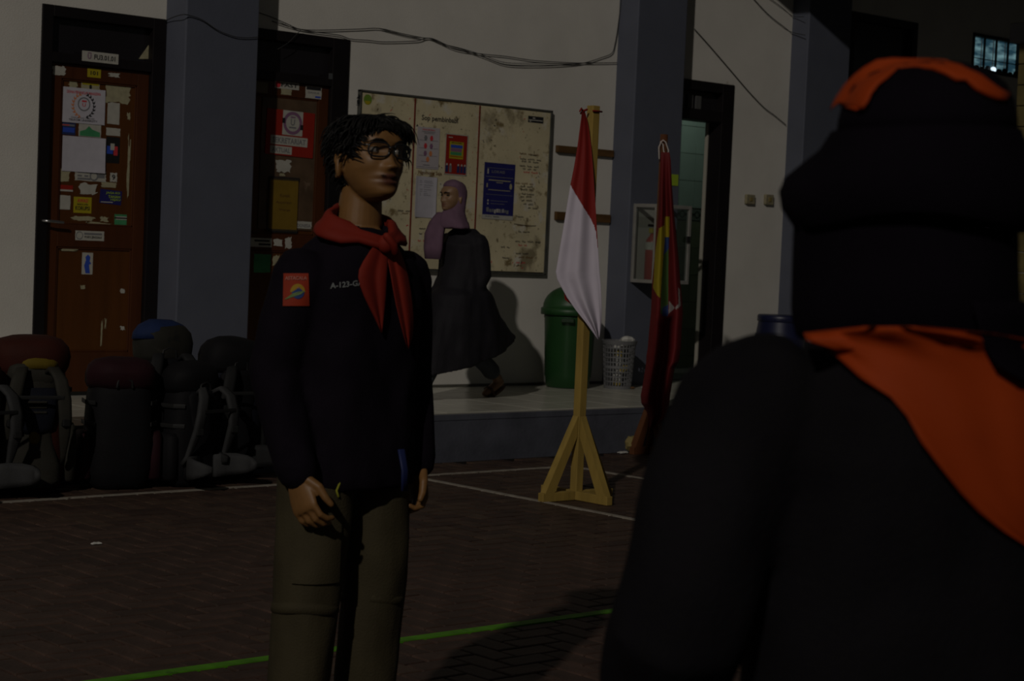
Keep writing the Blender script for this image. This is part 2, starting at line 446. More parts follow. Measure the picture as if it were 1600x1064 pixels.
stick = [((84, 103, 104, 117), M_white2, .2, YR), ((173, 114, 189, 120), M_white2, .25, YR), ((131, 128, 160, 140), M_cream, .05, YD),
         ((82, 151, 98, 165), M_yel, .02, YD), ((169, 131, 206, 160), M_cream, .18, YD), ((172, 160, 191, 194), M_white2, .02, YD),
         ((170, 200, 192, 212), M_white2, .04, YD), ((88, 216, 98, 228), M_white2, .03, YD), ((86, 264, 113, 283), M_cream, .12, YD),
         ((121, 267, 170, 283), M_white2, .06, YD), ((176, 270, 187, 284), M_white2, .08, YD), ((129, 287, 155, 304), M_white2, .22, YD),
         ((163, 285, 186, 293), M_cream, .1, YD), ((89, 305, 114, 327), M_white2, .03, YD), ((117, 338, 150, 345), M_cream, .25, YD),
         ((139, 348, 176, 354), M_cream, .4, YD), ((161, 339, 173, 346), M_cream, .4, YD), ((112, 124, 124, 138), M_cream, .3, YD),
         ((82, 124, 87, 133), M_cream, .4, YD), ((203, 217, 207, 300), M_cream, .35, YD), ((203, 176, 208, 187), M_cream, .3, YD),
         ((80, 235, 84, 243), M_cream, .4, YD), ((96, 388, 122, 392), M_cream, .4, YW+.03), ((74, 450, 81, 458), M_white2, .3, YD),
         ((192, 452, 199, 459), M_white2, .3, YD), ((130, 446, 137, 452), M_cream, .3, YD), ((192, 510, 199, 516), M_white2, .3, YD),
         ((73, 508, 78, 514), M_cream, .3, YD), ((162, 505, 164, 536), M_cream, .5, YD), ((112, 567, 132, 571), M_cream, .4, YD),
         ((75, 389, 79, 396), M_cream, .3, YD), ((168, 499, 170, 512), M_cream, .5, YD)]
for i, (b, m, torn, Y) in enumerate(stick): sticker(l1 if Y < YW+.04 else d1, b, m, torn, seed=i, Y=Y)
mb = MB(); P3 = [onY(*q, YW+.043) for q in ((217, 92), (234, 68), (234, 92))]; mb.add(P3+[p+Vector((0, .002, 0)) for p in P3], [(0, 2, 1), (3, 4, 5), (0, 1, 4, 3), (1, 2, 5, 4), (2, 0, 3, 5)]); mb.build('pane_reflection', M_cream, d1)  # reflection on the transom glass, modelled as a pale triangle
# the printed ones
o, r = sticker(l1, (139, 107, 160, 121), M_yel, 0, 1, Y=YR, label='yellow room number sticker')
mb = MB(); lettering(mb, '101', (r[0]+r[1])/2, (r[2]+r[3])/2, YR-.002, width=(r[1]-r[0])*.55, height=(r[3]-r[2])*.45); mb.build('lettering', M_ink, l1)
o, r = sticker(d1, (127, 82, 184, 98), M_white2, 0, 2, tilt=-.0, Y=YW-.008, label='white room sign')
mb = MB(); lettering(mb, 'FU3.01.01', r[0]+(r[1]-r[0])*.62, (r[2]+r[3])/2, YW-.0105, width=(r[1]-r[0])*.58, height=(r[3]-r[2])*.5)
mb.cur = 1; lettering(mb, 'U', r[0]+(r[1]-r[0])*.20, (r[2]+r[3])/2, YW-.0105, width=(r[1]-r[0])*.10, height=(r[3]-r[2])*.5)
quad2(mb, r[0]+(r[1]-r[0])*.15, r[0]+(r[1]-r[0])*.25, r[3]-(r[3]-r[2])*.2, r[3]-(r[3]-r[2])*.12, YW-.0105)
mb.build('lettering', [M_ink, M_purple], d1)
def prints(parent, items, Y):
    """flat print on a sheet: list of (material, function(mb))"""
    mb = MB(); ms = []
    for m, fn in items:
        if m not in ms: ms.append(m)
        mb.cur = ms.index(m); fn(mb)
    return mb.build('print', ms, parent)
def sub(r, u0, u1, v0, v1):          # box inside a sheet, v from the top
    return (r[0]+(r[1]-r[0])*u0, r[0]+(r[1]-r[0])*u1, r[3]-(r[3]-r[2])*v1, r[3]-(r[3]-r[2])*v0)
def bar(r, u0, u1, v0, v1, Y): return lambda mb: quad2(mb, *sub(r, u0, u1, v0, v1), Y)
def word(r, t, u, v, wd, hd, Y): return lambda mb: lettering(mb, t, r[0]+(r[1]-r[0])*u, r[3]-(r[3]-r[2])*v, Y, width=(r[1]-r[0])*wd, height=(r[3]-r[2])*hd)
Yp = YD-.0022
o, r = sticker(l1, (89, 191, 122, 210), M_navy, .02, 4, label='dark blue banner sticker')
prints(l1, [(M_inkg, bar(r, .1, .95, .12, .28, Yp)), (M_inkr, bar(r, .25, .7, .16, .24, Yp-.0003)), (M_inkg, bar(r, .0, .3, .5, .95, Yp)), (M_inkb, bar(r, .4, .95, .4, .8, Yp))], Yp)
o, r = sticker(l1, (127, 194, 162, 214), M_white2, .02, 5, label='white sticker with green hill shape')
prints(l1, [(M_green, lambda mb, r=r: mb.add([Vector((r[0]+(r[1]-r[0])*u, Yp, r[3]-(r[3]-r[2])*v)) for u, v in ((.05, .95), (.05, .6), (.3, .45), (.45, .15), (.6, .4), (.95, .6), (.95, .95))], [range(7)]))], Yp)
o, r = sticker(l1, (170, 214, 191, 255), M_black, .01, 6, label='small dark poster')
prints(l1, [(M_inkb, bar(r, .05, .5, .35, .65, Yp)), (M_inkr, bar(r, .55, .85, .35, .7, Yp)), (M_white2, bar(r, .3, .6, .25, .5, Yp-.0003))], Yp)
o, r = sticker(l1, (119, 308, 147, 333), M_yel, .0, 7, label='yellow anti corruption sticker')
prints(l1, [(M_inkr, word(r, 'AWAS!', .5, .22, .6, .24, Yp)), (M_ink, word(r, 'BAHAYA LATEN', .5, .46, .6, .10, Yp)), (M_ink, word(r, 'KORUPSI', .5, .70, .8, .26, Yp))], Yp)
o, r = sticker(l1, (160, 297, 194, 319), M_blue, .0, 8, tilt=-.06, label='blue sticker with lime lettering')
prints(l1, [(M_lime, word(r, 'JAGA KO', .6, .22, .65, .2, Yp)), (M_lime, word(r, 'TANAH', .66, .47, .55, .2, Yp)), (M_lime, word(r, 'HIJAU', .72, .70, .45, .18, Yp)), (M_white2, bar(r, .05, .6, .84, .9, Yp))], Yp)
o, r = sticker(l1, (183, 335, 202, 352), M_green, .02, 9)
prints(l1, [(M_white2, bar(r, .1, 1, .2, .28, Yp)), (M_white2, bar(r, .1, 1, .42, .5, Yp)), (M_black, bar(r, .0, 1, .28, .42, Yp))], Yp)
o, r = sticker(l1, (120, 361, 165, 376), M_white2, .01, 10, Y=YR, label='white sticker on the lock rail')
prints(l1, [(M_ink, word(r, 'POSKO JENGGALA', .62, .68, .6, .32, YR-.0022)), (M_inkg, bar(r, .3, .92, .2, .4, YR-.0022)), (M_inkg, lambda mb, r=r: ring2(mb, r[0]+(r[1]-r[0])*.14, (r[2]+r[3])/2, YR-.0022, .025, .005))], YR)
o, r = sticker(l1, (132, 395, 149, 429), M_white2, .01, 11, label='white sticker with a blue figure')
prints(l1, [(M_inkb, lambda mb, r=r: mb.add([Vector((r[0]+(r[1]-r[0])*u, Yp, r[3]-(r[3]-r[2])*v)) for u, v in ((.35, .95), (.2, .6), (.35, .35), (.3, .2), (.55, .08), (.75, .2), (.7, .4), (.85, .5), (.65, .55), (.75, .95))], [range(10)]))], Yp)
o, r = sticker(l1, (89, 289, 118, 299), M_red, .05, 12)
prints(l1, [(M_white2, bar(r, 0, 1, .7, .98, Yp))], Yp)
r = rect(131, 128, 160, 140); prints(l1, [(M_ink, lambda mb, r=r: disc(mb, r[0]+(r[1]-r[0])*.5, r[2]+(r[3]-r[2])*.35, Yp, .009, rz=.016)), (M_yel, bar(r, .05, .95, .05, .4, Yp))], Yp)
r = rect(121, 267, 170, 283); prints(l1, [(M_inkg, bar(r, .08, .22, .45, .6, Yp)), (M_inkg, bar(r, .3, .42, .45, .6, Yp)), (M_inkg, bar(r, .08, .6, .1, .25, Yp)), (M_inkg, bar(r, .08, .5, .72, .9, Yp)), (M_inkg, lambda mb, r=r: ring2(mb, r[0]+(r[1]-r[0])*.6, (r[2]+r[3])/2, Yp-.0003, .03, .009)), (M_inkg, bar(r, .72, .95, .3, .65, Yp))], Yp)
r = rect(176, 270, 187, 284); prints(l1, [(M_ink, word(r, '9', .5, .5, .5, .6, Yp))], Yp)
# handle and lock
mb = MB(); a = onY(68, 345, YW-.02)
mb.box(a.x-.025, a.x+.02, YW+.008, YW+.02, a.z-.09, a.z+.09, b=.004); hp = mb.build('lock_plate', M_metal, l1)
mb = MB(); mb.tube([(a.x, YW+.015, a.z), (a.x, YW-.035, a.z), (a.x+.03, YW-.045, a.z), (a.x+.12, YW-.045, a.z-.005)], .009, 8); mb.build('handle', M_metal, l1, smooth=True)
# the two large sheets taped on the door are things of their own
def papers(name, label, cat, box, m, Y, items=None, tilt=0, curl=0, group=None, torn=0, thick=.002, seed=0):
    r = rect(*box, Y=Y); root = thing(name, label, cat, ((r[0]+r[1])/2, Y, r[2]), group=group)
    sheet(r[0], r[1], r[2], r[3], Y, thick, tilt, torn, curl, seed=seed).build('sheet', m, root)
    if items:
        mb = MB(); ms = []
        for mm, fn in items(r, Y-thick-.0006):
            if mm not in ms: ms.append(mm)
            mb.cur = ms.index(mm); fn(mb)
        if tilt:
            cx, cz = (r[0]+r[1])/2, (r[2]+r[3])/2
            for v in mb.v:
                dx, dz = v.x-cx, v.z-cz; v.x = cx+dx*math.cos(tilt)-dz*math.sin(tilt); v.z = cz+dx*math.sin(tilt)+dz*math.cos(tilt)
        mb.build('print', ms, root)
    return root
def laurel(r, Y, side):
    def fn(mb):
        cx, cz = r[0]+(r[1]-r[0])*.5, r[3]-(r[3]-r[2])*.50; R = (r[3]-r[2])*.33
        for k in range(9):
            a = math.radians(-75+k*17)
            for off in (-.4, .4):
                aa = a+.25; x = cx+side*(R*math.cos(a)); zz = cz+R*math.sin(a)
                d = Vector((side*math.cos(aa+off+1.2), math.sin(aa+off+1.2))); n = Vector((-d.y, d.x))
                L_ = R*.34
                pts = [Vector((x, zz)), Vector((x, zz))+d*L_*.5+n*L_*.2, Vector((x, zz))+d*L_, Vector((x, zz))+d*L_*.5-n*L_*.2]
                mb.add([Vector((p.x, Y, p.y)) for p in pts], [(0, 1, 2, 3)])
    return fn
papers('certificate_sheet', 'white printed sheet with a laurel wreath emblem on the left door', 'paper', (96, 138, 164, 193), M_white, YD-.0025,
       lambda r, Y: [(M_inkr, word(r, 'DEWAN PERWAKILAN MAHASISWA', .5, .13, .78, .085, Y)), (M_inko, laurel(r, Y, -1)), (M_ink, laurel(r, Y, 1)),
                     (M_inkg, lambda mb: ring2(mb, r[0]+(r[1]-r[0])*.51, r[3]-(r[3]-r[2])*.45, Y, (r[3]-r[2])*.2, .008)),
                     (M_inkr, bar(r, .46, .57, .34, .39, Y)), (M_inkr, word(r, 'U', .51, .47, .08, .1, Y)),
                     (M_inkg, word(r, 'FAKULTAS TEKNIK', .5, .85, .55, .045, Y)), (M_ink, word(r, 'TELKOM UNIVERSITY', .5, .915, .66, .055, Y))], seed=1)
papers('blank_sheet', 'blank white paper sheet taped below the wreath sheet on the left door', 'paper', (97, 214, 164, 269), M_white, YD-.0025, None, curl=.012, seed=4)

# ------------------------------------------------------------------ door 2 behind the man
leaf2 = (6.86, 7.60, PZ+.02, 2.40)
d2, l2 = door('door_2', D2, leaf2, ((PZ+.02, PZ+.27), (z(440, 392), z(440, 366)), (z(440, 150), 2.398)), panel_m=M_door2)
x0, x1, z0, z1 = rect(400, 152, 504, 366)
mb = MB(); mb.box(x0+.05, 7.52, YW+.026, YW+.036, z0+.03, z1-.01, b=.002); mb.build('stained_board', M_stain, l2)
YE = YW+.026
for i, (b, m, torn, Y) in enumerate([((402, 128, 421, 145), mat('sticker_brown', (.15, .12, .08), .6, .3), .02, YR), ((442, 139, 458, 148), M_cream, .05, YR),
        ((480, 135, 505, 154), M_white2, .02, YR), ((435, 250, 457, 269), M_white2, .2, YE), ((461, 346, 490, 357), M_white2, .05, YE), ((393, 372, 427, 386), M_white2, .0, YR),
        ((430, 374, 444, 385), M_white2, .2, YR), ((448, 371, 458, 388), M_white2, .2, YR), ((401, 397, 427, 426), M_green, .05, YD), ((431, 399, 440, 415), M_cream, .3, YD),
        ((440, 271, 448, 275), M_cream, .3, YE), ((512, 115, 524, 124), M_metal, .0, YW-.01)]):
    sticker(l2, b, m, torn, seed=30+i, Y=Y)
o, r = sticker(l2, (432, 127, 470, 139), M_white2, 0, 45, Y=YR, label='white sticker lettered FAST')
mb = MB(); lettering(mb, 'FAST', r[0]+(r[1]-r[0])*.6, (r[2]+r[3])/2, YR-.002, width=(r[1]-r[0])*.68, height=(r[3]-r[2])*.5)
mb.cur = 1; disc(mb, r[0]+(r[1]-r[0])*.13, (r[2]+r[3])/2, YR-.002, .022); mb.build('lettering', [M_ink, M_inkr], l2)
r = rect(480, 135, 505, 154); prints(l2, [(M_ink, bar(r, .05, .95, .06, .3, YR-.002)), (M_inkg, word(r, 'DANUS', .5, .52, .7, .16, YR-.002)), (M_inkb, bar(r, .6, .95, .78, .92, YR-.002))], YR)
r = rect(461, 346, 490, 357); prints(l2, [(M_inkg, word(r, 'INDONESIA', .5, .6, .9, .5, YE-.002))], YE)
r = rect(393, 372, 427, 386); prints(l2, [(M_ink, bar(r, .2, .9, .2, .4, YR-.002)), (M_ink, bar(r, .4, .95, .6, .8, YR-.002))], YR)
def red_sign(r, Y):
    s1 = sub(r, .10, .87, .57, .77); s2 = sub(r, .10, .55, .80, .97); bd = sub(r, .33, .75, .0, .54)
    cx, cz = (bd[0]+bd[1])/2, (bd[2]+bd[3])/2
    return [(M_white2, lambda mb: quad2(mb, *bd, Y)), (M_white2, lambda mb: quad2(mb, *s1, Y)), (M_white2, lambda mb: quad2(mb, *s2, Y)),
            (M_purple, lambda mb: ring2(mb, cx, cz, Y-.0005, .078, .022)), (M_purple, lambda mb: quad2(mb, cx-.02, cx+.02, cz+.035, cz+.045, Y-.0005)),
            (M_inkg, lambda mb: lettering(mb, 'U', cx, cz+.006, Y-.0005, width=.035, height=.045)), (M_inkg, lambda mb: quad2(mb, cx-.03, cx+.03, cz-.035, cz-.025, Y-.0005)),
            (M_ink, lambda mb: quad2(mb, bd[0]-.004, bd[0]+.02, cz-.005, cz+.03, Y-.0008)), (M_ink, lambda mb: quad2(mb, bd[1]-.02, bd[1]+.004, cz-.04, cz-.005, Y-.0008)),
            (M_inkg, lambda mb: lettering(mb, 'SEKRETARIAT', (s1[0]+s1[1])/2, (s1[2]+s1[3])/2, Y-.0005, width=(s1[1]-s1[0])*.9, height=(s1[3]-s1[2])*.62)),
            (M_inkg, lambda mb: lettering(mb, 'AKTUAL', (s2[0]+s2[1])/2, (s2[2]+s2[3])/2, Y-.0005, width=(s2[1]-s2[0])*.85, height=(s2[3]-s2[2])*.62))]
papers('red_sign_board', 'red sign board with a round emblem and white lettered strips', 'sign', (415, 173, 490, 244), M_red, YE-.001, red_sign, tilt=-.02, thick=.005)
def env_print(r, Y):
    def lace(mb):
        for k in range(24):
            x = r[0]+(r[1]-r[0])*k/23
            for zz in (r[2], r[3]): mb.add([(x-.006, Y, zz-.012), (x+.002, Y, zz-.012), (x+.008, Y, zz+.012), (x, Y, zz+.012)], [(0, 1, 2, 3)])
        for k in range(30):
            zz = r[2]+(r[3]-r[2])*k/29; mb.add([(r[0]-.010, Y, zz-.004), (r[0]+.012, Y, zz), (r[0]+.012, Y, zz+.006), (r[0]-.010, Y, zz+.003)], [(0, 1, 2, 3)])
    return [(M_ink, lace), (mat('ink_brown', (.10, .05, .01), .8), word(r, 'Kotak', .55, .32, .35, .06, Y)), (_m['ink_brown'], word(r, 'Aspirasi', .5, .46, .55, .06, Y)), (_m['ink_brown'], word(r, 'Warga', .55, .60, .4, .05, Y))]
papers('brown_envelope', 'tan paper pocket with dark laced edges under the red sign', 'envelope', (419, 279, 464, 361), mat('kraft_paper', (.17, .105, .012), .7, .2, var=.12, scale=9), YE-.001, env_print, thick=.008)

# ------------------------------------------------------------------ noticeboard
a, b = onY(556, 138, YW), onY(857, 175, YW); bz0 = 1.145
X0, X1, Z0, Z1 = 7.83, 9.66, 1.145, 2.40
nb = thing('notice_board', 'cream scribbled notice board with dark frame hung on the white wall', 'notice board', ((X0+X1)/2, YW, Z0))
YB = YW-.03
mb = MB(); mb.box(X0+.02, X1-.02, YB, YW-.006, Z0+.02, Z1-.02)
M_board = mat('board_cream', (.56, .49, .32), .5, .35, var=.14, scale=4, spots=[((.58, .54, .45), 5, .56), ((.20, .15, .07), 6, .585), ((.08, .06, .035), 34, .615), ((.24, .20, .12), 2.2, .58), ((.13, .10, .05), 14, .63)])
mb.build('panel', M_board, nb)
mb = MB(); fm = mat('frame_grey', (.06, .06, .052), .5, .4, var=.3, scale=12)
for q in ((X0, X1, Z1-.016, Z1), (X0, X1, Z0, Z0+.012), (X0, X0+.012, Z0, Z1), (X1-.02, X1, Z0, Z1)): mb.box(q[0], q[1], YB-.008, YW, q[2], q[3], b=.003)
mb.build('frame', fm, nb)
mb = MB()
for pa, pb in (((649, 152), (637, 420)), ((750, 164), (738, 424))):
    xa = onY(*pa, YB).x; mb.box(xa-.006, xa+.006, YB-.003, YB, Z0+.02, Z1-.022)
mb.build('dividing_strip', mat('strip_red', (.16, .02, .012), .6), nb)
# pen writing on the board
mb = MB(); rs = random.Random(11); Yk = YB-.0012
def scrib(px, py, wpx, n, h=.014, m=0):
    p = onY(px, py, YB); q = onY(px+wpx, py, YB); L_ = q.x-p.x; pts = []; mb.cur = m; x = p.x
    while x < q.x:
        k = rs.randint(3, 7); pts = []
        for i in range(k*2):
            pts.append((x+i*.005, p.z+(.5+.5*((-1)**i))*h*rs.uniform(.3, 1)+rs.uniform(-.002, .002)))
        stroke(mb, pts, .003, Yk); x += k*.010+.018
p = onY(684, 187, YB); lettering(mb, 'Sop pembinbabi', p.x+.02, p.z, Yk, width=.34, height=.05)
mb.cur = 1; p = onY(672, 271, YB); lettering(mb, 'Ngomong Saja', p.x, p.z, Yk, width=.22, height=.035); mb.cur = 0
for yy, x_, w_ in ((241, 812, 24), (249, 813, 26), (253, 815, 26), (260, 812, 25), (265, 817, 18), (270, 818, 16), (287, 805, 28), (292, 813, 18), (297, 814, 18), (304, 815, 14), (308, 813, 14),
                   (314, 815, 15), (320, 818, 14), (326, 825, 10), (340, 809, 12), (353, 808, 20), (363, 810, 12), (378, 805, 38), (384, 810, 12), (397, 806, 22), (403, 810, 16), (411, 806, 14), (416, 806, 10),
                   (366, 655, 20), (377, 653, 14), (387, 783, 12), (404, 785, 10), (243, 828, 10), (358, 655, 22), (330, 622, 14), (334, 628, 10)):
    scrib(x_, yy, w_, 5, m=rs.choice((0, 0, 0, 1, 2)))
for k in range(150):                         # stray marks
    px, py = rs.uniform(560, 845), 0
    py = rs.uniform(150+(px-560)*.12, 425); p = onY(px, py, YB); mb.cur = rs.choice((0, 0, 3, 3, 2))
    a_ = rs.uniform(0, 6.28); l_ = rs.uniform(.006, .022); stroke(mb, [(p.x, p.z), (p.x+math.cos(a_)*l_*.5, p.z+math.sin(a_)*l_*.5+.004), (p.x+math.cos(a_)*l_, p.z+math.sin(a_)*l_)], rs.uniform(.0012, .004), Yk)
p = onY(806, 350, YB); q = onY(845, 350, YB); mb.cur = 0; stroke(mb, [(p.x-.02, p.z), ((p.x+q.x)/2, p.z-.01), (q.x-.05, p.z-.006)], .0025, Yk)
o = mb.build('handwriting', [M_ink, mat('ink_brown2', (.14, .07, .02), .8), M_inkr, mat('ink_mud', (.13, .10, .05), .8)], nb); o['kind'] = 'stuff'
r = rect(825, 182, 849, 192, YB); mb = MB(); quad2(mb, *r, Yk); mb.cur = 1; quad2(mb, *sub(r, .05, .95, .55, .68), Yk-.0005); quad2(mb, *sub(r, .3, .45, .2, .4), Yk-.0005); quad2(mb, *sub(r, .1, .2, .75, .9), Yk-.0005); mb.build('maker_label', [M_ink, M_white2], nb)
r = rect(568, 147, 581, 164, YB); mb = MB(); disc(mb, (r[0]+r[1])/2, (r[2]+r[3])/2, Yk, (r[1]-r[0])/2); mb.cur = 1; disc(mb, (r[0]+r[1])/2, (r[2]+r[3])/2-.01, Yk-.0004, (r[1]-r[0])*.35, a0=math.pi, a1=2*math.pi)
mb.build('round_sticker', [mat('sticker_green', (.14, .24, .03), .6), M_yel], nb)
r = rect(557, 147, 565, 165, YB); mb = MB(); quad2(mb, *sub(r, 0, 1, .35, .4), Yk); quad2(mb, *sub(r, .1, .9, .5, .9), Yk); quad2(mb, *sub(r, 0, 1, .95, 1), Yk); mb.add([(r[0], Yk, r[3]-.03), (r[1], Yk, r[3]-.03), ((r[0]+r[1])/2, Yk, r[3])], [(0, 1, 2)]); mb.build('stamp_mark', M_ink, nb)
Yq = YB-.0015
def posterA(r, Y):
    it = [(M_inkr, word(r, 'PENGUMUMAN', .5, .06, .55, .035, Y)), (M_inkg, bar(r, .2, .8, .10, .115, Y)), (M_inkg, bar(r, .3, .75, .135, .15, Y)), (M_inkg, bar(r, .03, .97, .955, .965, Y)), (M_inkg, bar(r, .3, .6, .90, .92, Y))]
    for k, (u, v, m) in enumerate(((.38, .26, M_inkg), (.64, .26, M_inkr), (.38, .45, M_inkr), (.64, .45, M_purple), (.38, .63, M_purple), (.62, .63, M_inko), (.5, .77, M_inko))):
        it.append((m, lambda mb, u=u, v=v: disc(mb, r[0]+(r[1]-r[0])*u, r[3]-(r[3]-r[2])*v, Y, .016, n=6, rz=.022)))
        it.append((M_inkg, bar(r, u-.02 if u > .5 else u-.3, u+.3 if u > .5 else u, v+.05, v+.06, Y)))
    return it
papers('white_poster', 'white poster with rows of red and grey hexagons on the notice board', 'poster', (651, 199, 686, 264), mat('poster_white', (.42, .38, .40), .5, .3, var=.05), Yq, posterA, tilt=-.0)
def posterB(r, Y):
    it = [(M_yel, bar(r, .17, .83, .17, .60, Y)), (M_inkb, bar(r, .22, .78, .25, .33, Y-.0004)), (M_purple, bar(r, .22, .75, .34, .42, Y-.0004)), (M_green, bar(r, .22, .75, .43, .51, Y-.0004)), (M_red, bar(r, .2, .8, .535, .555, Y-.0004)),
          (M_ink, word(r, 'MEKANISME', .5, .20, .5, .03, Y-.0004)), (M_white2, bar(r, .1, .3, .06, .08, Y)), (M_white2, bar(r, -.02, 1.02, -.02, .0, Y)), (M_white2, bar(r, -.02, 1.02, .99, 1.01, Y)), (M_white2, bar(r, -.03, .0, -.02, 1.01, Y)), (M_white2, bar(r, 1., 1.03, -.02, 1.01, Y))]
    for u in (.08, .25, .62, .78, .93):
        it += [(M_navy if u != .25 else M_inkg, bar(r, u-.06, u+.06, .78, .95, Y)), (M_white2, lambda mb, u=u: disc(mb, r[0]+(r[1]-r[0])*u, r[3]-(r[3]-r[2])*.755, Y, .008))]
    return it
papers('red_poster', 'red poster with a yellow and blue block on the notice board', 'poster', (696, 211, 729, 273), M_red, Yq, posterB, tilt=-.01)
def posterC(r, Y):
    rr = random.Random(5); it = []
    for v in (.1, .14, .20, .25, .31, .36, .41, .45):
        it.append((M_inkg, bar(r, .15, rr.uniform(.2, .35), v, v+.012, Y))); it.append((M_inkg, bar(r, .4, rr.uniform(.5, .9), v, v+.01, Y)))
    return it
papers('handwritten_sheet', 'white sheet with a few written lines pinned below the hexagon poster', 'paper', (648, 276, 681, 340), M_white, Yq, posterC, curl=.01, tilt=-.01, seed=2)
def posterD(r, Y):
    it = [(M_white2, bar(r, 0, 1, .925, 1, Y)), (M_inkg, word(r, 'LOKASI', .45, .155, .42, .05, Y)), (M_white2, bar(r, .1, .14, .11, .2, Y)), (M_inkg, bar(r, .08, .95, .09, .096, Y)), (M_inkg, bar(r, .06, .95, .245, .255, Y)),
          (M_cream, bar(r, .15, .87, .30, .318, Y)), (M_cream, bar(r, .4, .62, .34, .352, Y)), (M_cream, bar(r, .09, .13, .37, .44, Y)), (M_cream, lambda mb: disc(mb, r[0]+(r[1]-r[0])*.88, r[3]-(r[3]-r[2])*.40, Y, .013, rz=.022)),
          (M_cream, bar(r, .15, .87, .475, .487, Y)), (M_inkg, bar(r, .08, .95, .56, .566, Y)), (M_white2, bar(r, .14, .18, .655, .69, Y)), (M_white2, bar(r, .14, .18, .71, .745, Y)), (M_inkg, bar(r, .24, .8, .67, .678, Y)), (M_inkg, bar(r, .24, .7, .72, .728, Y)),
          (M_inkg, word(r, 'INFO', .2, .955, .2, .03, Y-.0004)), (M_inkg, bar(r, .35, .55, .945, .965, Y-.0004))]
    rr = random.Random(2); u = .12
    while u < .85:
        wd = rr.uniform(.03, .08); it.append((M_white2 if rr.random() < .6 else M_inkg, bar(r, u, u+wd, rr.uniform(.79, .84), rr.uniform(.87, .895), Y))); u += wd+.015
    return it
papers('blue_poster', 'dark blue poster with white foot strip on the right of the notice board', 'poster', (755, 255, 803, 343), M_blue, Yq, posterD, tilt=-.008)

# ------------------------------------------------------------------ wall slats, switches, cables
M_slat = mat('raw_wood', (.095, .047, .014), .7, .25, var=.25, scale=5, stretch=(1, 6, 6))
for lab, (p0, p1), (q0, q1) in (('upper rough wooden slat nailed to the wall behind the two-colour flag', ((868, 226), (957, 236)), ((868, 238), (957, 241+5))),
                                ('lower rough wooden slat nailed to the wall behind the two-colour flag', ((866, 332), (952, 334)), ((866, 344), (952, 348)))):
    a, b, c, d = onY(*p0), onY(*p1), onY(*q0), onY(*q1)
    mb = MB(); zc = (a.z+b.z+c.z+d.z)/4; hh = ((a.z-c.z)+(b.z-d.z))/4
    mb.box(a.x, b.x-.01, YW-.03, YW, zc-hh, zc+hh, b=.003); tag(mb.build('wall_slat', M_slat), lab, 'wood slat')
for lab, bx in (('square wall switch nearer the dark doorway', (1163, 304, 1176, 319)), ('square wall switch nearer the far pillar', (1193, 304, 1205, 320))):
    r = rect(*bx); root = thing('wall_switch', lab, 'switch', ((r[0]+r[1])/2, YW, r[2]))
    mb = MB(); mb.box(r[0], r[1], YW-.03, YW, r[2], r[3], b=.005); mb.build('cover', mat('switch_ivory', (.24, .21, .13), .5, .3, var=.2, scale=30), root)
    mb = MB(); mb.box((r[0]*2+r[1])/3, (r[0]+2*r[1])/3, YW-.036, YW-.02, r[2]+.025, r[3]-.025, b=.003); mb.build('rocker', mat('switch_rocker', (.22, .17, .06), .5), root)
def cable(label, pts, r=.0032, Y=YW-.015, off=None):
    P = []
    for k, p in enumerate(pts):
        Yc = p[2] if len(p) > 2 else Y
        P.append(onY(p[0], p[1], Yc))
    # smooth the polyline
    Q = []
    for i in range(len(P)-1):
        p0, p1, p2, p3 = P[max(i-1, 0)], P[i], P[i+1], P[min(i+2, len(P)-1)]
        for t in (0, .25, .5, .75):
            Q.append(.5*((2*p1)+(p2-p0)*t+(2*p0-5*p1+4*p2-p3)*t*t+(3*p1-p0-3*p2+p3)*t**3))
    Q.append(P[-1]); mb = MB(); mb.tube(Q, r, 6, caps=False)
    return tag(mb.build('cable', M_cable, smooth=True), label, 'cable', 'cables along the wall')
cable('black cable looping across the first pillar beside the left door', [(258, 33), (268, 28, 10.4), (284, 23, 10.255), (296, 24, 10.255), (316, 31, 10.255), (340, 47, 10.255), (366, 57, 10.255), (385, 59, 10.255), (404, 58, 10.255)])
cable('upper black cable sagging from the second door over the notice board', [(405, 20), (425, 27), (450, 38), (471, 46), (510, 47), (560, 45.5), (593, 44.5), (626, 52), (660, 59), (675, 61), (710, 77), (750, 84), (790, 88), (830, 94), (870, 97), (910, 98.5), (964, 98)])
cable('lower black cable sagging from the second door over the notice board', [(425, 33), (450, 41), (471, 46.5), (500, 51), (530, 55), (548, 61), (575, 63), (600, 65.5), (650, 64), (665, 60), (678, 61), (700, 71), (725, 78), (760, 91), (790, 101.5), (830, 103.5), (880, 102), (912, 98.5), (940, 90), (956, 83), (961, 68), (965, 45), (970, 5), (971, -20)])
cable('thin black cable sagging lowest above the notice board', [(593, 44.8), (640, 57), (670, 60), (690, 68), (722, 76), (755, 86), (790, 98), (840, 98.5), (890, 99.5), (925, 97.5)], r=.0024)
cable('frayed cable end hanging into the top of the second door', [(471, 46), (462, 55), (450, 67), (434, 77)], r=.0024, Y=YW-.03)
cable('grey cable slanting down the wall right of the open doorway', [(1085, 45), (1110, 73), (1140, 108), (1170, 143), (1194, 168), (1210, 180), (1228, 195)], r=.0036)
cable('dark cable slanting across the top of the far pillar', [(1175, -5), (1200, 22), (1225, 42), (1236, 50), (1258, 55, 10.315)], r=.0036)
cable('thin dark cable slanting near the top of the far pillar', [(1195, -8), (1220, 10), (1238, 25), (1256, 26, 10.315)], r=.003)

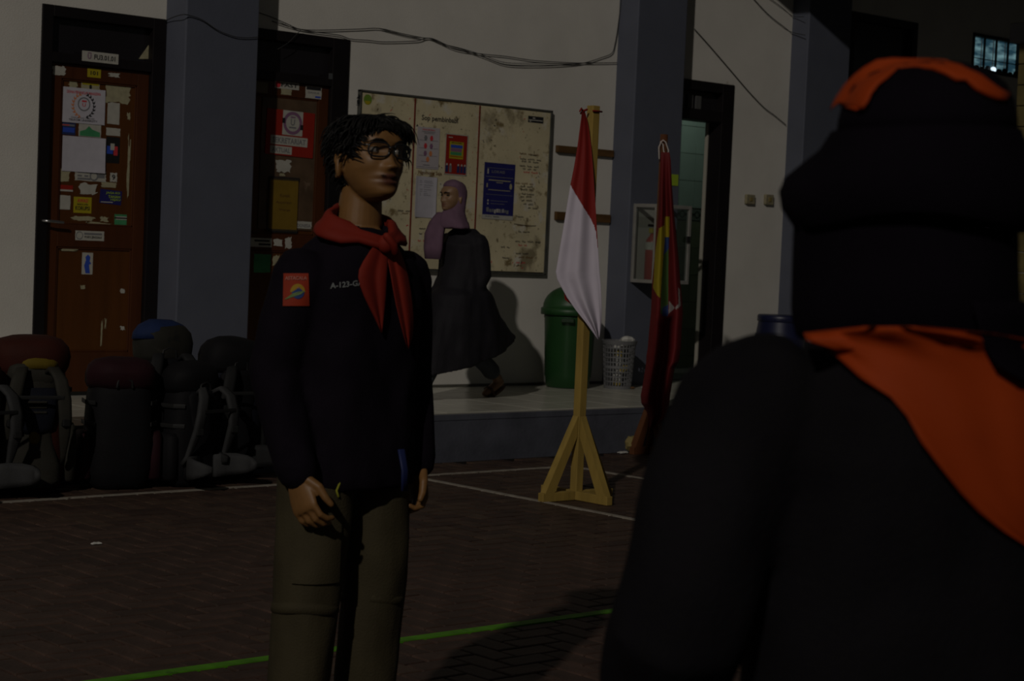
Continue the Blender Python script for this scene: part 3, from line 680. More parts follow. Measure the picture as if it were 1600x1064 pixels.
# ------------------------------------------------------------------ door 3: open tiled washroom
d3 = thing('door_3', None, None, (11.32, YW, PZ), kind='structure')
mb = MB(); zt = z(1095, 188)
mb.box(11.60, 11.74, YW-.01, YW+.16, PZ, 2.78, b=.004); mb.box(10.9, 11.60, YW-.01, YW+.16, zt, zt+.09, b=.004); mb.box(10.9, 11.60, YW-.01, YW+.16, 2.70, 2.78, b=.004); mb.build('frame', M_dark, d3)
mb = MB(); mb.box(10.9, 11.60, YW+.06, YW+.07, zt+.09, 2.70); mb.build('transom_pane', _m['dark_pane'], d3)
for k in range(5):
    mb = MB(); mb.box(10.93+k*.1, 10.99+k*.1, YW+.04, YW+.055, 2.55, 2.66); mb.build('vent_slat', mat('vent_grey', (.08, .08, .08), .7), d3)
mb = MB(); mb.box(11.583, 11.601, YW+.13, YW+.16, PZ, zt, b=.003); mb.build('stop_strip', mat('strip_pale', (.35, .33, .28), .6), d3)
# washroom walls: pale tiles above a patterned border, green tiles below
M_tp = mat('wash_tile_pale', (.36, .46, .40), .35, .4, var=.06, scale=4, rnd=.05); M_tg = mat('wash_tile_green', (.17, .19, .12), .35, .4, var=.12, scale=5, rnd=.06)
mb = MB(); mb.box(10.7, 13.2, YW+1.3, YW+1.36, PZ-.02, 3.2); mb.box(13.14, 13.2, YW+.16, YW+1.36, PZ-.02, 3.2); mb.box(10.64, 10.7, YW+.16, YW+1.36, PZ-.02, 3.2)
wr = struct('wall_washroom', mb, M_grout, origin=(0, 0, 0))
mb = MB(); mb.box(10.64, 13.2, YW+.16, YW+1.36, 3.2, 3.25); struct('ceiling_washroom', mb, M_grout)
mb = MB(); mb.box(-.098, .098, -.006, .006, -.123, .123, b=.002); tq = mb.build('tile', M_tp, wr); first = True
zb = 1.72
for kz in range(-6, 6):
    for kx in range(12):
        o = tq if first else tq.copy()
        if first: first = False
        else: COL.objects.link(o); o.parent = wr
        zc = zb+.06+.125+kz*.25 if kz >= 0 else zb-.06+.125+kz*.25
        o.location = (10.8+kx*.2, YW+1.296, zc)
        if kz < 0:
            if kz == -1 and kx == 0: g = o.data.copy(); g.materials.clear(); g.materials.append(M_tg); tg_me = g
mb = MB(); mb.box(-.098, .098, -.006, .006, -.123, .123, b=.002); tg = mb.build('tile', M_tg, wr); tgm = tg.data
for o in list(wr.children):
    if o.name.startswith('tile') and o.location.z < zb and o is not tg: o.data = tgm
bpy.data.objects.remove(tg)
mb = MB(); mb.box(10.7, 13.14, YW+1.285, YW+1.302, zb-.05, zb+.05)
for k in range(28):
    pass
bo = mb.build('border_strip', mat('border_grey', (.16, .19, .16), .4), wr)
mb = MB()
for k in range(24):
    x = 10.75+k*.1; ring2(mb, x, zb, YW+1.283, .035, .012, 12); quad2(mb, x+.035, x+.065, zb-.012, zb+.012, YW+1.283)
mb.build('border_pattern', mat('border_dark', (.05, .06, .05), .5), wr)
ld = bpy.data.lights.new('washroom_fill', 'POINT'); ld.energy = 3.2; ld.color = (.85, 1, .92); ld.shadow_soft_size = .12  # unseen fill light, added to brighten the washroom interior
lo = bpy.data.objects.new('washroom_fill', ld); COL.objects.link(lo); lo.location = (12.2, YW+.75, 3.05)
mb = MB(); mb.box(10.72, 12.0, YW+.16, YW+1.28, PZ, PZ+.004); mb.build('wash_floor', mat('wash_floor', (.10, .10, .09), .5), wr)

# door 4 (dark, far right) and the barred lit window
d4 = thing('door_4', None, None, ((D4[0]+D4[1])/2, YW, PZ), kind='structure')
mb = MB()
for q in ((D4[0], D4[0]+.07, PZ, D4[3]), (D4[1]-.07, D4[1], PZ, D4[3]), (D4[0]+.07, D4[1]-.07, D4[3]-.07, D4[3]), (D4[0]+.07, D4[1]-.07, 2.7, 2.78)): mb.box(q[0], q[1], YW-.005, YW+.12, q[2], q[3], b=.004)
mb.build('frame', M_dark, d4)
mb = MB(); mb.box(D4[0]+.07, D4[1]-.07, YW+.05, YW+.09, PZ+.01, 2.7, b=.004); mb.build('leaf', M_dark, d4)
mb = MB(); mb.box(D4[0]+.07, D4[1]-.07, YW+.06, YW+.07, 2.78, D4[3]-.07); mb.build('transom_pane', _m['dark_pane'], d4)
w1 = thing('window_1', None, None, ((W1[0]+W1[1])/2, YW, W1[2]), kind='structure')
mb = MB()
for q in ((W1[0], W1[0]+.03, W1[2], W1[3]), (W1[1]-.03, W1[1], W1[2], W1[3]), (W1[0], W1[1], W1[3]-.03, W1[3]), (W1[0], W1[1], W1[2], W1[2]+.03)): mb.box(q[0], q[1], YW-.01, YW+.1, q[2], q[3], b=.003)
mb.build('window_frame', M_black, w1)
# lit hall behind the panes
m = bpy.data.materials.new('lit_pane'); m.use_nodes = True; N = m.node_tree.nodes; L = m.node_tree.links
em = N.new('ShaderNodeEmission'); tcn = N.new('ShaderNodeTexCoord'); mpn = N.new('ShaderNodeMapping'); mpn.inputs['Scale'].default_value = (2.2, 1, 9); mpn.inputs['Rotation'].default_value = (0, .25, 0)
nn = N.new('ShaderNodeTexNoise'); nn.inputs['Scale'].default_value = 1.6; nn.inputs['Detail'].default_value = 3
cr = N.new('ShaderNodeValToRGB'); cr.color_ramp.elements[0].position = .42; cr.color_ramp.elements[0].color = (.012, .035, .050, 1); cr.color_ramp.elements[1].position = .72; cr.color_ramp.elements[1].color = (.14, .25, .27, 1)
L.new(tcn.outputs['Object'], mpn.inputs[0]); L.new(mpn.outputs[0], nn.inputs['Vector']); L.new(nn.outputs['Fac'], cr.inputs[0]); L.new(cr.outputs[0], em.inputs[0]); L.new(em.outputs[0], N['Material Output'].inputs[0])
bw = (W1[1]-W1[0]-.06)/4
for k in range(4):
    mb = MB(); mb.box(W1[0]+.03+k*bw+.012, W1[0]+.03+(k+1)*bw-.012, YW+.05, YW+.056, W1[2]+.03, W1[3]-.03); mb.build('pane', m, w1)
for k in range(1, 4):
    mb = MB(); mb.tube([(W1[0]+.03+k*bw, YW+.02, W1[2]), (W1[0]+.03+k*bw, YW+.02, W1[3])], .012, 8, caps=False); mb.build('window_bar', M_black, w1)
mb = MB(); mb.box(W1[0], W1[1], YW+.012, YW+.022, W1[2]+.13, W1[2]+.137); mb.build('window_bar', M_black, w1)
mb = MB(); rr = random.Random(9)
for k in range(9): mb.ball((W1[0]+.05+k*.095, YW+.04, W1[2]+.03+rr.uniform(-.01, .02)), .05, 6, sc=(1, .15, .8))
mb.build('dark_shapes', M_black, w1)
p = onY(1552, 109, YW+.02); mb = MB(); mb.ball(p, .028, 8)
ml = bpy.data.materials.new('lamp_glow'); ml.use_nodes = True; ml.node_tree.nodes['Principled BSDF'].inputs['Emission Color'].default_value = (.75, .9, 1, 1); ml.node_tree.nodes['Principled BSDF'].inputs['Emission Strength'].default_value = 1.2
mb.build('hall_lamp', ml, w1, smooth=True)

# stone pillar with a grey block at the right edge
p = atD(1587, 170, 15.2); sx = p.x; sy = p.y
sp = thing('stone_pillar', 'yellowish stone block pillar with a grey cap at the right edge', 'pillar', (sx+.25, sy-.25, PZ))
M_stone = mat('stone_yellow', (.115, .09, .033), .8, .2, var=.3, scale=6, rnd=.12, bump=.3, bscale=20)
zz = PZ; k = 0
while zz < 3.02:
    hgt = .17
    for a_, b_ in (((0, .24), (.25, .5)) if k % 2 else ((0, .13), (.14, .36), (.37, .5))):
        mb = MB(); mb.box(sx+a_, sx+b_-.004, sy-.5+random.uniform(-.006, .006), sy, zz, zz+hgt-.005, b=.008); mb.build('stone', M_stone, sp)
    zz += hgt; k += 1
mb = MB(); mb.box(sx-.09, sx+.62, sy-.60, sy+.04, zz, zz+.155, b=.01); mb.build('cap_block', mat('cap_grey', (.16, .16, .18), .8, .2, var=.1), sp)

# ------------------------------------------------------------------ fire extinguisher cabinet on the second pillar
YF = 10.294; xa = onY(987, 380, YF).x; dd = .26; xb = onY(1079, 380, YF-dd).x; zt_, zb_ = onY(1005, 318, YF-dd/2).z, onY(1005, 442, YF-dd/2).z
fc = thing('extinguisher_cabinet', 'aluminium framed glass cabinet on the grey pillar beside the open doorway', 'cabinet', ((xa+xb)/2, YF, zb_))
mb = MB(); e = .028
for x_ in (xa, xb-e):
    for y_ in (YF-dd, YF-e): mb.box(x_, x_+e, y_, y_+e, zb_, zt_, b=.003)
for z_ in (zb_, zt_-e):
    for y_ in (YF-dd, YF-e): mb.box(xa+e, xb-e, y_, y_+e, z_, z_+e, b=.003)
    for x_ in (xa, xb-e): mb.box(x_, x_+e, YF-dd+e, YF-e, z_, z_+e, b=.003)
mb.build('frame', M_alu, fc)
mb = MB(); mb.box(xa+e, xb-e, YF-.008, YF-.002, zb_+e, zt_-e); mb.build('back_panel', mat('cab_back', (.42, .40, .36), .6), fc)
mb = MB(); mb.box(xa+.004, xb-.004, YF-dd+.004, YF-.002, zb_+.004, zb_+.02); mb.build('bottom_panel', M_alu, fc)
gm = glass_mat('cabinet_glass', (.82, .85, .84), .07)
mb = MB(); mb.box(xa+.010, xa+.014, YF-dd+e, YF-e, zb_+e, zt_-e); mb.build('glass_side', gm, fc)
mb = MB(); mb.box(xa+e, xb-e, YF-dd+.010, YF-dd+.014, zb_+e, zt_-e); mb.build('glass_door', gm, fc)
mb = MB(); mb.box(xb-.055, xb-.015, YF-dd-.014, YF-dd, (zb_+zt_)/2+.02, (zb_+zt_)/2+.07, b=.004); mb.build('latch', M_black, fc)
mb = MB(); mb.tube([(xa+.02, YF-dd-.012, (zb_+zt_)/2), (xa+.02, YF-dd+.005, (zb_+zt_)/2)], .012, 8); mb.build('knob', M_metal, fc)
ex = thing('fire_extinguisher', 'red fire extinguisher standing inside the glass cabinet', 'extinguisher', (xa+.12, YF-.11, zb_+.02))
mb = MB(); c = (xa+.12, YF-.11, zb_+.02); mb.lathe(c, [(.05, 0), (.056, .01), (.056, .28), (.05, .32), (.025, .35), (.02, .37)], 20); mb.build('cylinder', mat('extinguisher_red', (.30, .02, .012), .35, .5), ex, smooth=True)
mb = MB(); mb.lathe(c, [(.0575, .24), (.0575, .30)], 20); mb.build('paper_label', M_white2, ex)
mb = MB(); mb.box(c[0]-.03, c[0]+.03, c[1]-.02, c[1]+.02, c[2]+.37, c[2]+.41, b=.005); mb.build('valve', M_yel, ex)
mb = MB(); mb.box(c[0]-.05, c[0]+.02, c[1]-.012, c[1]+.012, c[2]+.42, c[2]+.44, b=.004); mb.build('lever', M_black, ex)
r = (onX(1050, 281, 10.905).y, 0); a = onY(1050, 281, 10.29); b = onY(1061, 281, 10.29)
o = sheet(10.80, 10.885, a.z-.045, a.z+.045, 10.294, .003, 0, 0, .006).build('sticky_note', M_lime); tag(o, 'yellow note stuck on the grey pillar beside the doorway', 'note')
# ------------------------------------------------------------------ bins
M_bin = mat('bin_green', (.012, .055, .014), .45, .4, var=.12, scale=5)
p = onZ(890, 606, PZ); bc = Vector((p.x+.03, 10.26, PZ)); bc.x = onY(890, 520, 10.26).x
bn = thing('green_bin', 'tall round green waste bin with domed lid against the white wall', 'bin', bc)
mb = MB(); mb.lathe(bc, [(.15, 0), (.165, .01), (.172, .08), (.178, .09), (.195, .52), (.2, .53), (.2, .555)], 36); mb.build('body', M_bin, bn, smooth=True)
mb = MB(); prof = [(.2, .55), (.226, .552), (.226, .60), (.215, .605)]+[(.212*math.cos(a), .605+.17*math.sin(a)) for a in [k*math.pi/2/9 for k in range(9)]]+[(.012, .775)]
mb.lathe(bc, prof, 36); lid = mb.build('lid', M_bin, bn, smooth=True)
for sg in (-1, 1):
    mb = MB(); T = Matrix.Translation(bc) @ Matrix.Rotation(math.radians(-48 if sg < 0 else 132), 4, 'Z'); mb.box(-.05, .05, -.245, -.19, .50, .53, T=T, b=.006); mb.build('side_handle', mat('bin_dark', (.01, .03, .01), .5), bn)
# grey basket with litter
bx = onY(964, 560, 10.12).x; kc = Vector((bx, 10.10, PZ))
bk = thing('mesh_basket', 'grey perforated plastic basket full of litter beside the green bin', 'basket', kc)
M_bask = mat('basket_grey', (.14, .14, .145), .5, .35, var=.1, scale=8)
R0, R1, HB = .105, .128, .37
mb = MB(); n = 30
for k in range(n):
    a = 2*math.pi*k/n; T = Matrix.Translation(kc) @ Matrix.Rotation(a, 4, 'Z')
    mb.add([T @ Vector(v) for v in ((R0, -.004, .0), (R0, .004, .0), (R1, .005, HB), (R1, -.005, HB), (R0-.004, -.004, 0), (R0-.004, .004, 0), (R1-.004, .005, HB), (R1-.004, -.005, HB))], [(0, 1, 2, 3), (4, 7, 6, 5), (0, 3, 7, 4), (1, 5, 6, 2)])
for k in range(10):
    t = (k+.5)/10; rr_ = R0+(R1-R0)*t; h_ = .009 if k not in (4,) else .02
    mb.loft([[kc+Vector((q*math.cos(a), q*math.sin(a), HB*t+dz)) for a in [2*math.pi*j/30 for j in range(30)]] for q, dz in ((rr_+.001, -h_/2), (rr_+.001, h_/2), (rr_-.005, h_/2), (rr_-.005, -h_/2), (rr_+.001, -h_/2))], cap=False)
mb.build('lattice_wall', M_bask, bk)
mb = MB(); mb.lathe(kc, [(R1-.006, HB-.03), (R1+.004, HB-.03), (R1+.012, HB), (R1-.004, HB), (R1-.006, HB-.03)], 30, cap=False); mb.build('rim', M_bask, bk)
mb = MB(); mb.lathe(kc, [(.03, .003), (R0+.002, .0), (R0+.003, .02)], 30); mb.build('base', M_bask, bk)
def crumple(c, r, m, name, label, cat, group=None, seed=0, sc=(1, 1, 1)):
    mb = MB(); mb.ball(c, r, 7, sc=sc)
    for v in mb.v:
        d = v-Vector(c); k = 1+.38*noise.noise((v*28/max(r*16, .3))+Vector((seed*3.1, seed, 0)))
        v.x, v.y, v.z = c[0]+d.x*k, c[1]+d.y*k, c[2]+d.z*k
    zmin = min(v.z for v in mb.v)
    return tag(mb.build(name, m), label, cat, group)
M_litter = mat('litter_white', (.50, .49, .46), .6, .3, var=.12, scale=20)
rr = random.Random(4)
for k in range(9):
    a = rr.uniform(0, 6.28); rad = rr.uniform(.0, .045); zz = .045+.036*k
    crumple((kc.x+rad*math.cos(a), kc.y+rad*math.sin(a), PZ+zz), .033, M_litter if k % 3 else mat('litter_yellow', (.40, .30, .05), .6), 'crumpled_litter', 'crumpled litter piled inside the grey basket', 'litter', 'litter in the basket', k)
crumple((kc.x+.055, kc.y-.03, PZ+HB+.005), .05, M_litter, 'crumpled_wrapper', 'white crumpled wrapper sticking out of the grey basket', 'litter', None, 21, (1.2, 1, .6))
for k, (px, py, m_, lab) in enumerate(((1003, 607, M_litter, 'pale litter scrap on the walkway right of the basket'), (980, 607, mat('litter_brown', (.14, .07, .03), .7), 'brown litter scrap on the walkway in front of the basket'), (958, 606, _m['litter_yellow'], 'yellowish litter scrap at the foot of the basket'))):
    p = onZ(px, py, PZ); crumple((p.x, p.y-.04, PZ+.010), .028, m_, 'litter_scrap', lab, 'litter', None, 30+k, (1.5, 1, .35))
p = onZ(976, 702, 0); crumple((p.x, p.y-.06, .045), .055, mat('litter_tan', (.22, .17, .06), .8), 'crumpled_ball', 'tan crumpled ball lying at the foot of the step', 'litter', None, 41)
p = onZ(962, 706, 0); crumple((p.x-.02, p.y-.09, .008), .025, M_litter, 'floor_scrap', 'pale flat scrap on the court near the step', 'litter', None, 42, (1.6, 1, .3))
p = onZ(150, 851, 0); crumple((p.x, p.y, .006), .018, M_litter, 'floor_scrap', 'tiny white scrap on the open court before the backpacks', 'litter', None, 43, (1.6, .8, .3))
# blue barrel near the far pillar
q = onY(1219, 530, 10.12); rc = Vector((q.x, 10.12, PZ)); ztop = onY(1210, 492, 10.12).z-PZ
br = thing('blue_barrel', 'dark blue plastic barrel standing by the far pillar', 'barrel', rc)
mb = MB(); R = .205
mb.lathe(rc, [(R*.85, 0), (R*.92, .015), (R*.98, .1), (R, .17), (R*1.02, .18), (R*1.02, .2), (R, .21), (R, ztop-.2), (R*1.03, ztop-.19), (R*1.03, ztop-.17), (R, ztop-.16), (R*.93, ztop-.06), (R*.9, ztop-.05)], 32); mb.build('body', mat('barrel_blue', (.010, .012, .042), .4, .4, var=.1), br, smooth=True)
mb = MB(); mb.lathe(rc, [(R*.9, ztop-.06), (R*.97, ztop-.055), (R*.97, ztop-.01), (R*.92, ztop), (R*.2, ztop-.005), (.01, ztop-.005)], 32); mb.build('lid', _m['barrel_blue'], br, smooth=True)

# ------------------------------------------------------------------ flag stand with the red and white flag
M_pine = mat('pine_wood', (.29, .195, .045), .65, .3, var=.18, scale=4, stretch=(5, 5, .8), spots=[((.20, .11, .03), 5, .68)])
c0 = onZ(900, 771.5, .03); c0.z = 0
def stand(name, label, c, m, height, arm=.26, post=.05, brace_z=.40, round_post=False):
    root = thing(name, label, 'flag stand', c); t = .042
    for dx, dy, L_ in ((1, 0, arm), (-1, 0, arm), (0, 1, arm), (0, -1, arm)):
        mb = MB(); ang = math.atan2(dy, dx); T = Matrix.Translation(c) @ Matrix.Rotation(ang, 4, 'Z')
        mb.box(post/2 if dx else .02, L_, -t/2, t/2, 0, .048, T=T, b=.003); mb.build('base_arm', m, root)
        mb = MB(); a = Vector((L_-.045, 0, .046)); b = Vector((post/2+.004, 0, brace_z)); d = (b-a).normalized(); n = Vector((-d.z, 0, d.x))
        A = [a+Vector((-.036, 0, 0)), a+Vector((.03, 0, 0)), b+Vector((0, 0, .055)), b+Vector((0, 0, -.055))]
        vs = [T @ (q+Vector((0, s_*t/2, 0))) for s_ in (-1, 1) for q in A]
        mb.add(vs, [(0, 1, 2, 3), (7, 6, 5, 4), (0, 4, 5, 1), (1, 5, 6, 2), (2, 6, 7, 3), (3, 7, 4, 0)]); mb.build('brace', m, root)
    mb = MB()
    if round_post: mb.tube([c+Vector((0, 0, .001)), c+Vector((0, 0, height))], .026, 14, caps=False)
    else: mb.box(c.x-post/2, c.x+post/2, c.y-post/2, c.y+post/2, 0, height, b=.003)
    mb.build('post', m, root, smooth=round_post)
    return root
Dp = (c0-CO).dot(FW); top = CO+ray(920, 165)*((Vector(c0)-CO).dot(Vector((FW.x, FW.y, 0)))/ray(920, 165).dot(Vector((FW.x, FW.y, 0))))
st1 = stand('flag_stand', 'pale wooden post with a braced cross foot standing on the court', c0, M_pine, top.z)

FWH = Vector((FW.x, FW.y, 0)).normalized()
def onP(px, py, foot, d=0):
    rv = ray(px, py); return CO+rv*(((Vector(foot)-CO).dot(FWH)+d)/rv.dot(FWH))
def cloth(rows, foot, nx=60, ny=120, folds=None, colour=None, thick=.003, name='flag', ms=None, smooth=True):
    """hanging cloth: rows of (py, left px, right px) give its outline on the upright plane through foot; pleats push it in depth"""
    def edge(py, k):
        for a, b in zip(rows[:-1], rows[1:]):
            if a[0] <= py <= b[0]: t = (py-a[0])/(b[0]-a[0]); return a[k]+(b[k]-a[k])*t
        return rows[-1][k]
    y0, y1 = rows[0][0], rows[-1][0]; front = []; mi = []
    for j in range(ny+1):
        py = y0+(y1-y0)*j/ny; l, r_ = edge(py, 1), edge(py, 2)
        for i in range(nx+1):
            u = i/nx; px = l+(r_-l)*u; d = folds(u, (py-y0)/(y1-y0)) if folds else 0
            rv = ray(px, py); front.append(CO+rv*(((Vector(foot)-CO).dot(FWH)+d)/rv.dot(FWH)))
    mb = MB(); n = len(front); vs = front+[p+FW*thick for p in front]; fs = []; mi = []
    I = lambda i, j: j*(nx+1)+i
    for j in range(ny):
        for i in range(nx):
            q = (I(i, j), I(i+1, j), I(i+1, j+1), I(i, j+1)); py = y0+(y1-y0)*(j+.5)/ny; l, r_ = edge(py, 1), edge(py, 2)
            c = colour(l+(r_-l)*(i+.5)/nx, py, (i+.5)/nx) if colour else 0
            fs.append(q); mi.append(c); fs.append(tuple(n+a for a in q[::-1])); mi.append(c)
    ed = [I(i, 0) for i in range(nx)]+[I(nx, j) for j in range(ny)]+[I(i, ny) for i in range(nx, 0, -1)]+[I(0, j) for j in range(ny, 0, -1)]
    for a, b in zip(ed, ed[1:]+ed[:1]): fs.append((a, n+a, n+b, b)); mi.append(0)
    mb.add(vs, fs); mb.mi = mi
    return mb
M_fred = mat('flag_red', (.20, .011, .008), .7, .25, var=.05, scale=8); M_fwhite = mat('flag_white', (.54, .49, .57), .7, .25, var=.04, scale=8)
rows = [(171, 909.5, 913), (185, 908, 917), (200, 906, 920), (230, 902, 924), (260, 897, 926.5), (290, 891, 928.5), (320, 886, 930.5), (345, 882, 932), (380, 876, 934), (410, 871, 936), (425, 868.5, 937), (436, 870.5, 938), (445, 875, 939), (465, 886, 940), (485, 900, 940.5), (505, 916, 940), (520, 927, 938.5), (531, 934.5, 936)]
def bnd(px):                                     # height of the seam between red and white
    P = [(880, 270), (891, 288), (898, 301), (910, 321), (922, 340), (928, 352), (931, 362), (933, 380), (945, 460)]
    for a, b in zip(P[:-1], P[1:]):
        if a[0] <= px <= b[0]: return a[1]+(b[1]-a[1])*(px-a[0])/(b[0]-a[0])
    return 270
fl = thing('national_flag', 'red over white flag hanging limp from the pale wooden post', 'flag', atD(912, 530, Dp-.09))
fold1 = lambda u, v: -.085-.05*v*math.sin(math.pi*min(1, u*1.05))-.018*v*math.sin(u*13+v*2)+.03*u
mb = cloth(rows, c0, 64, 180, fold1, lambda px, py, u: 0 if py < bnd(px) else 1)
mb.build('cloth', [M_fred, M_fwhite], fl, smooth=True)
rows2 = [(444, 878, 884), (455, 881, 893), (468, 882.5, 905), (476, 893, 912)]
cloth(rows2, c0, 20, 20, lambda u, v: -.06+.01*math.sin(u*5)).build('back_corner', M_fred, fl, smooth=True)
mb = MB(); tp = Vector((c0.x, c0.y, top.z-.03)); e = .032
mb.tube([tp+Vector((a*e, b*e, 0)) for a, b in ((-1, -1), (1, -1), (1, 1), (-1, 1), (-1, -1))], .005, 8); k_ = onP(910.5, 174, c0, -.07)
mb.tube([k_+Vector((.03, 0, .012)), k_, k_-Vector((.012, 0, .012))], .006, 8); mb.tube([k_, k_+Vector((-.02, -.01, .014)), k_+Vector((-.03, -.01, -.002))], .005, 8)
mb.build('tie_cord', M_fred, fl, smooth=True)

# ------------------------------------------------------------------ the maroon club flag
M_pole = mat('pole_brown', (.10, .035, .012), .5, .4, var=.2, scale=6)
M_mar = mat('flag_maroon', (.115, .007, .008), .7, .25, var=.06, scale=8)
D2_ = 12.5; g = atD(1024, 500, D2_); c2 = Vector((g.x, g.y, 0)); h2 = onP(1036, 210, c2).z
stand('club_flag_stand', 'brown round pole on a cross foot carrying the maroon flag', c2, M_pole, h2, arm=.17, round_post=True, brace_z=.28)
rows = [(238, 1033, 1046), (250, 1032, 1048), (290, 1030, 1050), (330, 1028.5, 1053), (360, 1026, 1056), (400, 1023, 1060), (440, 1019, 1063), (470, 1018, 1066), (490, 1017, 1067), (520, 1014, 1065), (545, 1012, 1064), (556, 1010, 1062), (566, 1009.5, 1060), (575, 1008.5, 1054), (600, 1004.5, 1050), (618, 1001, 1047), (630, 1002, 1046), (640, 1009, 1044), (652, 1013, 1040), (668, 1014, 1024)]
def inpoly(x, y, P):
    c = False; j = len(P)-1
    for i in range(len(P)):
        if (P[i][1] > y) != (P[j][1] > y) and x < (P[j][0]-P[i][0])*(y-P[i][1])/(P[j][1]-P[i][1])+P[i][0]: c = not c
        j = i
    return c
sc = lambda P: [(980+x*.2162, 290+y*.2162) for x, y in P]
Pyel = sc([(270, 285), (228, 310), (214, 400), (200, 500), (190, 700), (185, 735), (215, 790), (238, 812), (248, 700), (262, 500), (272, 400)]); Pyel2 = sc([(275, 222), (306, 224), (304, 372), (264, 372), (268, 300)])
Pblu = sc([(264, 372), (304, 372), (300, 455), (262, 505)]); Pgre = sc([(300, 455), (296, 860), (262, 930), (240, 930), (248, 700), (262, 505)]); Pblu2 = sc([(298, 860), (296, 940), (252, 945), (256, 880)])
Pwh = sc([(302, 832), (345, 885), (300, 925)]); Pw2 = sc([(368, 740), (380, 745), (386, 870), (352, 895), (345, 880), (372, 855)])
def fcol(px, py, u):
    for k, P in enumerate((Pyel, Pyel2, Pblu, Pblu2, Pgre, Pwh, Pw2)):
        if inpoly(px, py, P): return (1, 1, 2, 2, 3, 4, 4)[k]
    return 0
fl2 = thing('club_flag', 'maroon flag with a yellow blue and green emblem hanging from the brown pole', 'flag', atD(1030, 668, D2_-.1))
fold2 = lambda u, v: -.10-.06*v*math.sin(math.pi*u)+(.028+.03*v)*math.cos(u*10+1.0)*min(1, v*5)
mb = cloth(rows, c2, 90, 240, fold2, fcol)
mb.build('cloth', [M_mar, mat('emblem_yellow', (.26, .20, .006), .7), mat('emblem_blue', (.016, .035, .12), .7), mat('emblem_green', (.035, .075, .015), .7), mat('emblem_white', (.26, .22, .21), .7)], fl2, smooth=True)
mb = MB(); tp = atD(1036, 220, D2_)
lp = [onP(x, y, c2, -.05) for x, y in ((1032, 222), (1036, 219), (1040, 222), (1044.5, 235), (1044, 243), (1040, 244), (1037, 236), (1036, 226), (1033, 222), (1029.5, 230), (1030, 248))]
mb.tube(lp, .0045, 6); mb.build('tie_string', mat('string_white', (.48, .42, .38), .7), fl2, smooth=True)

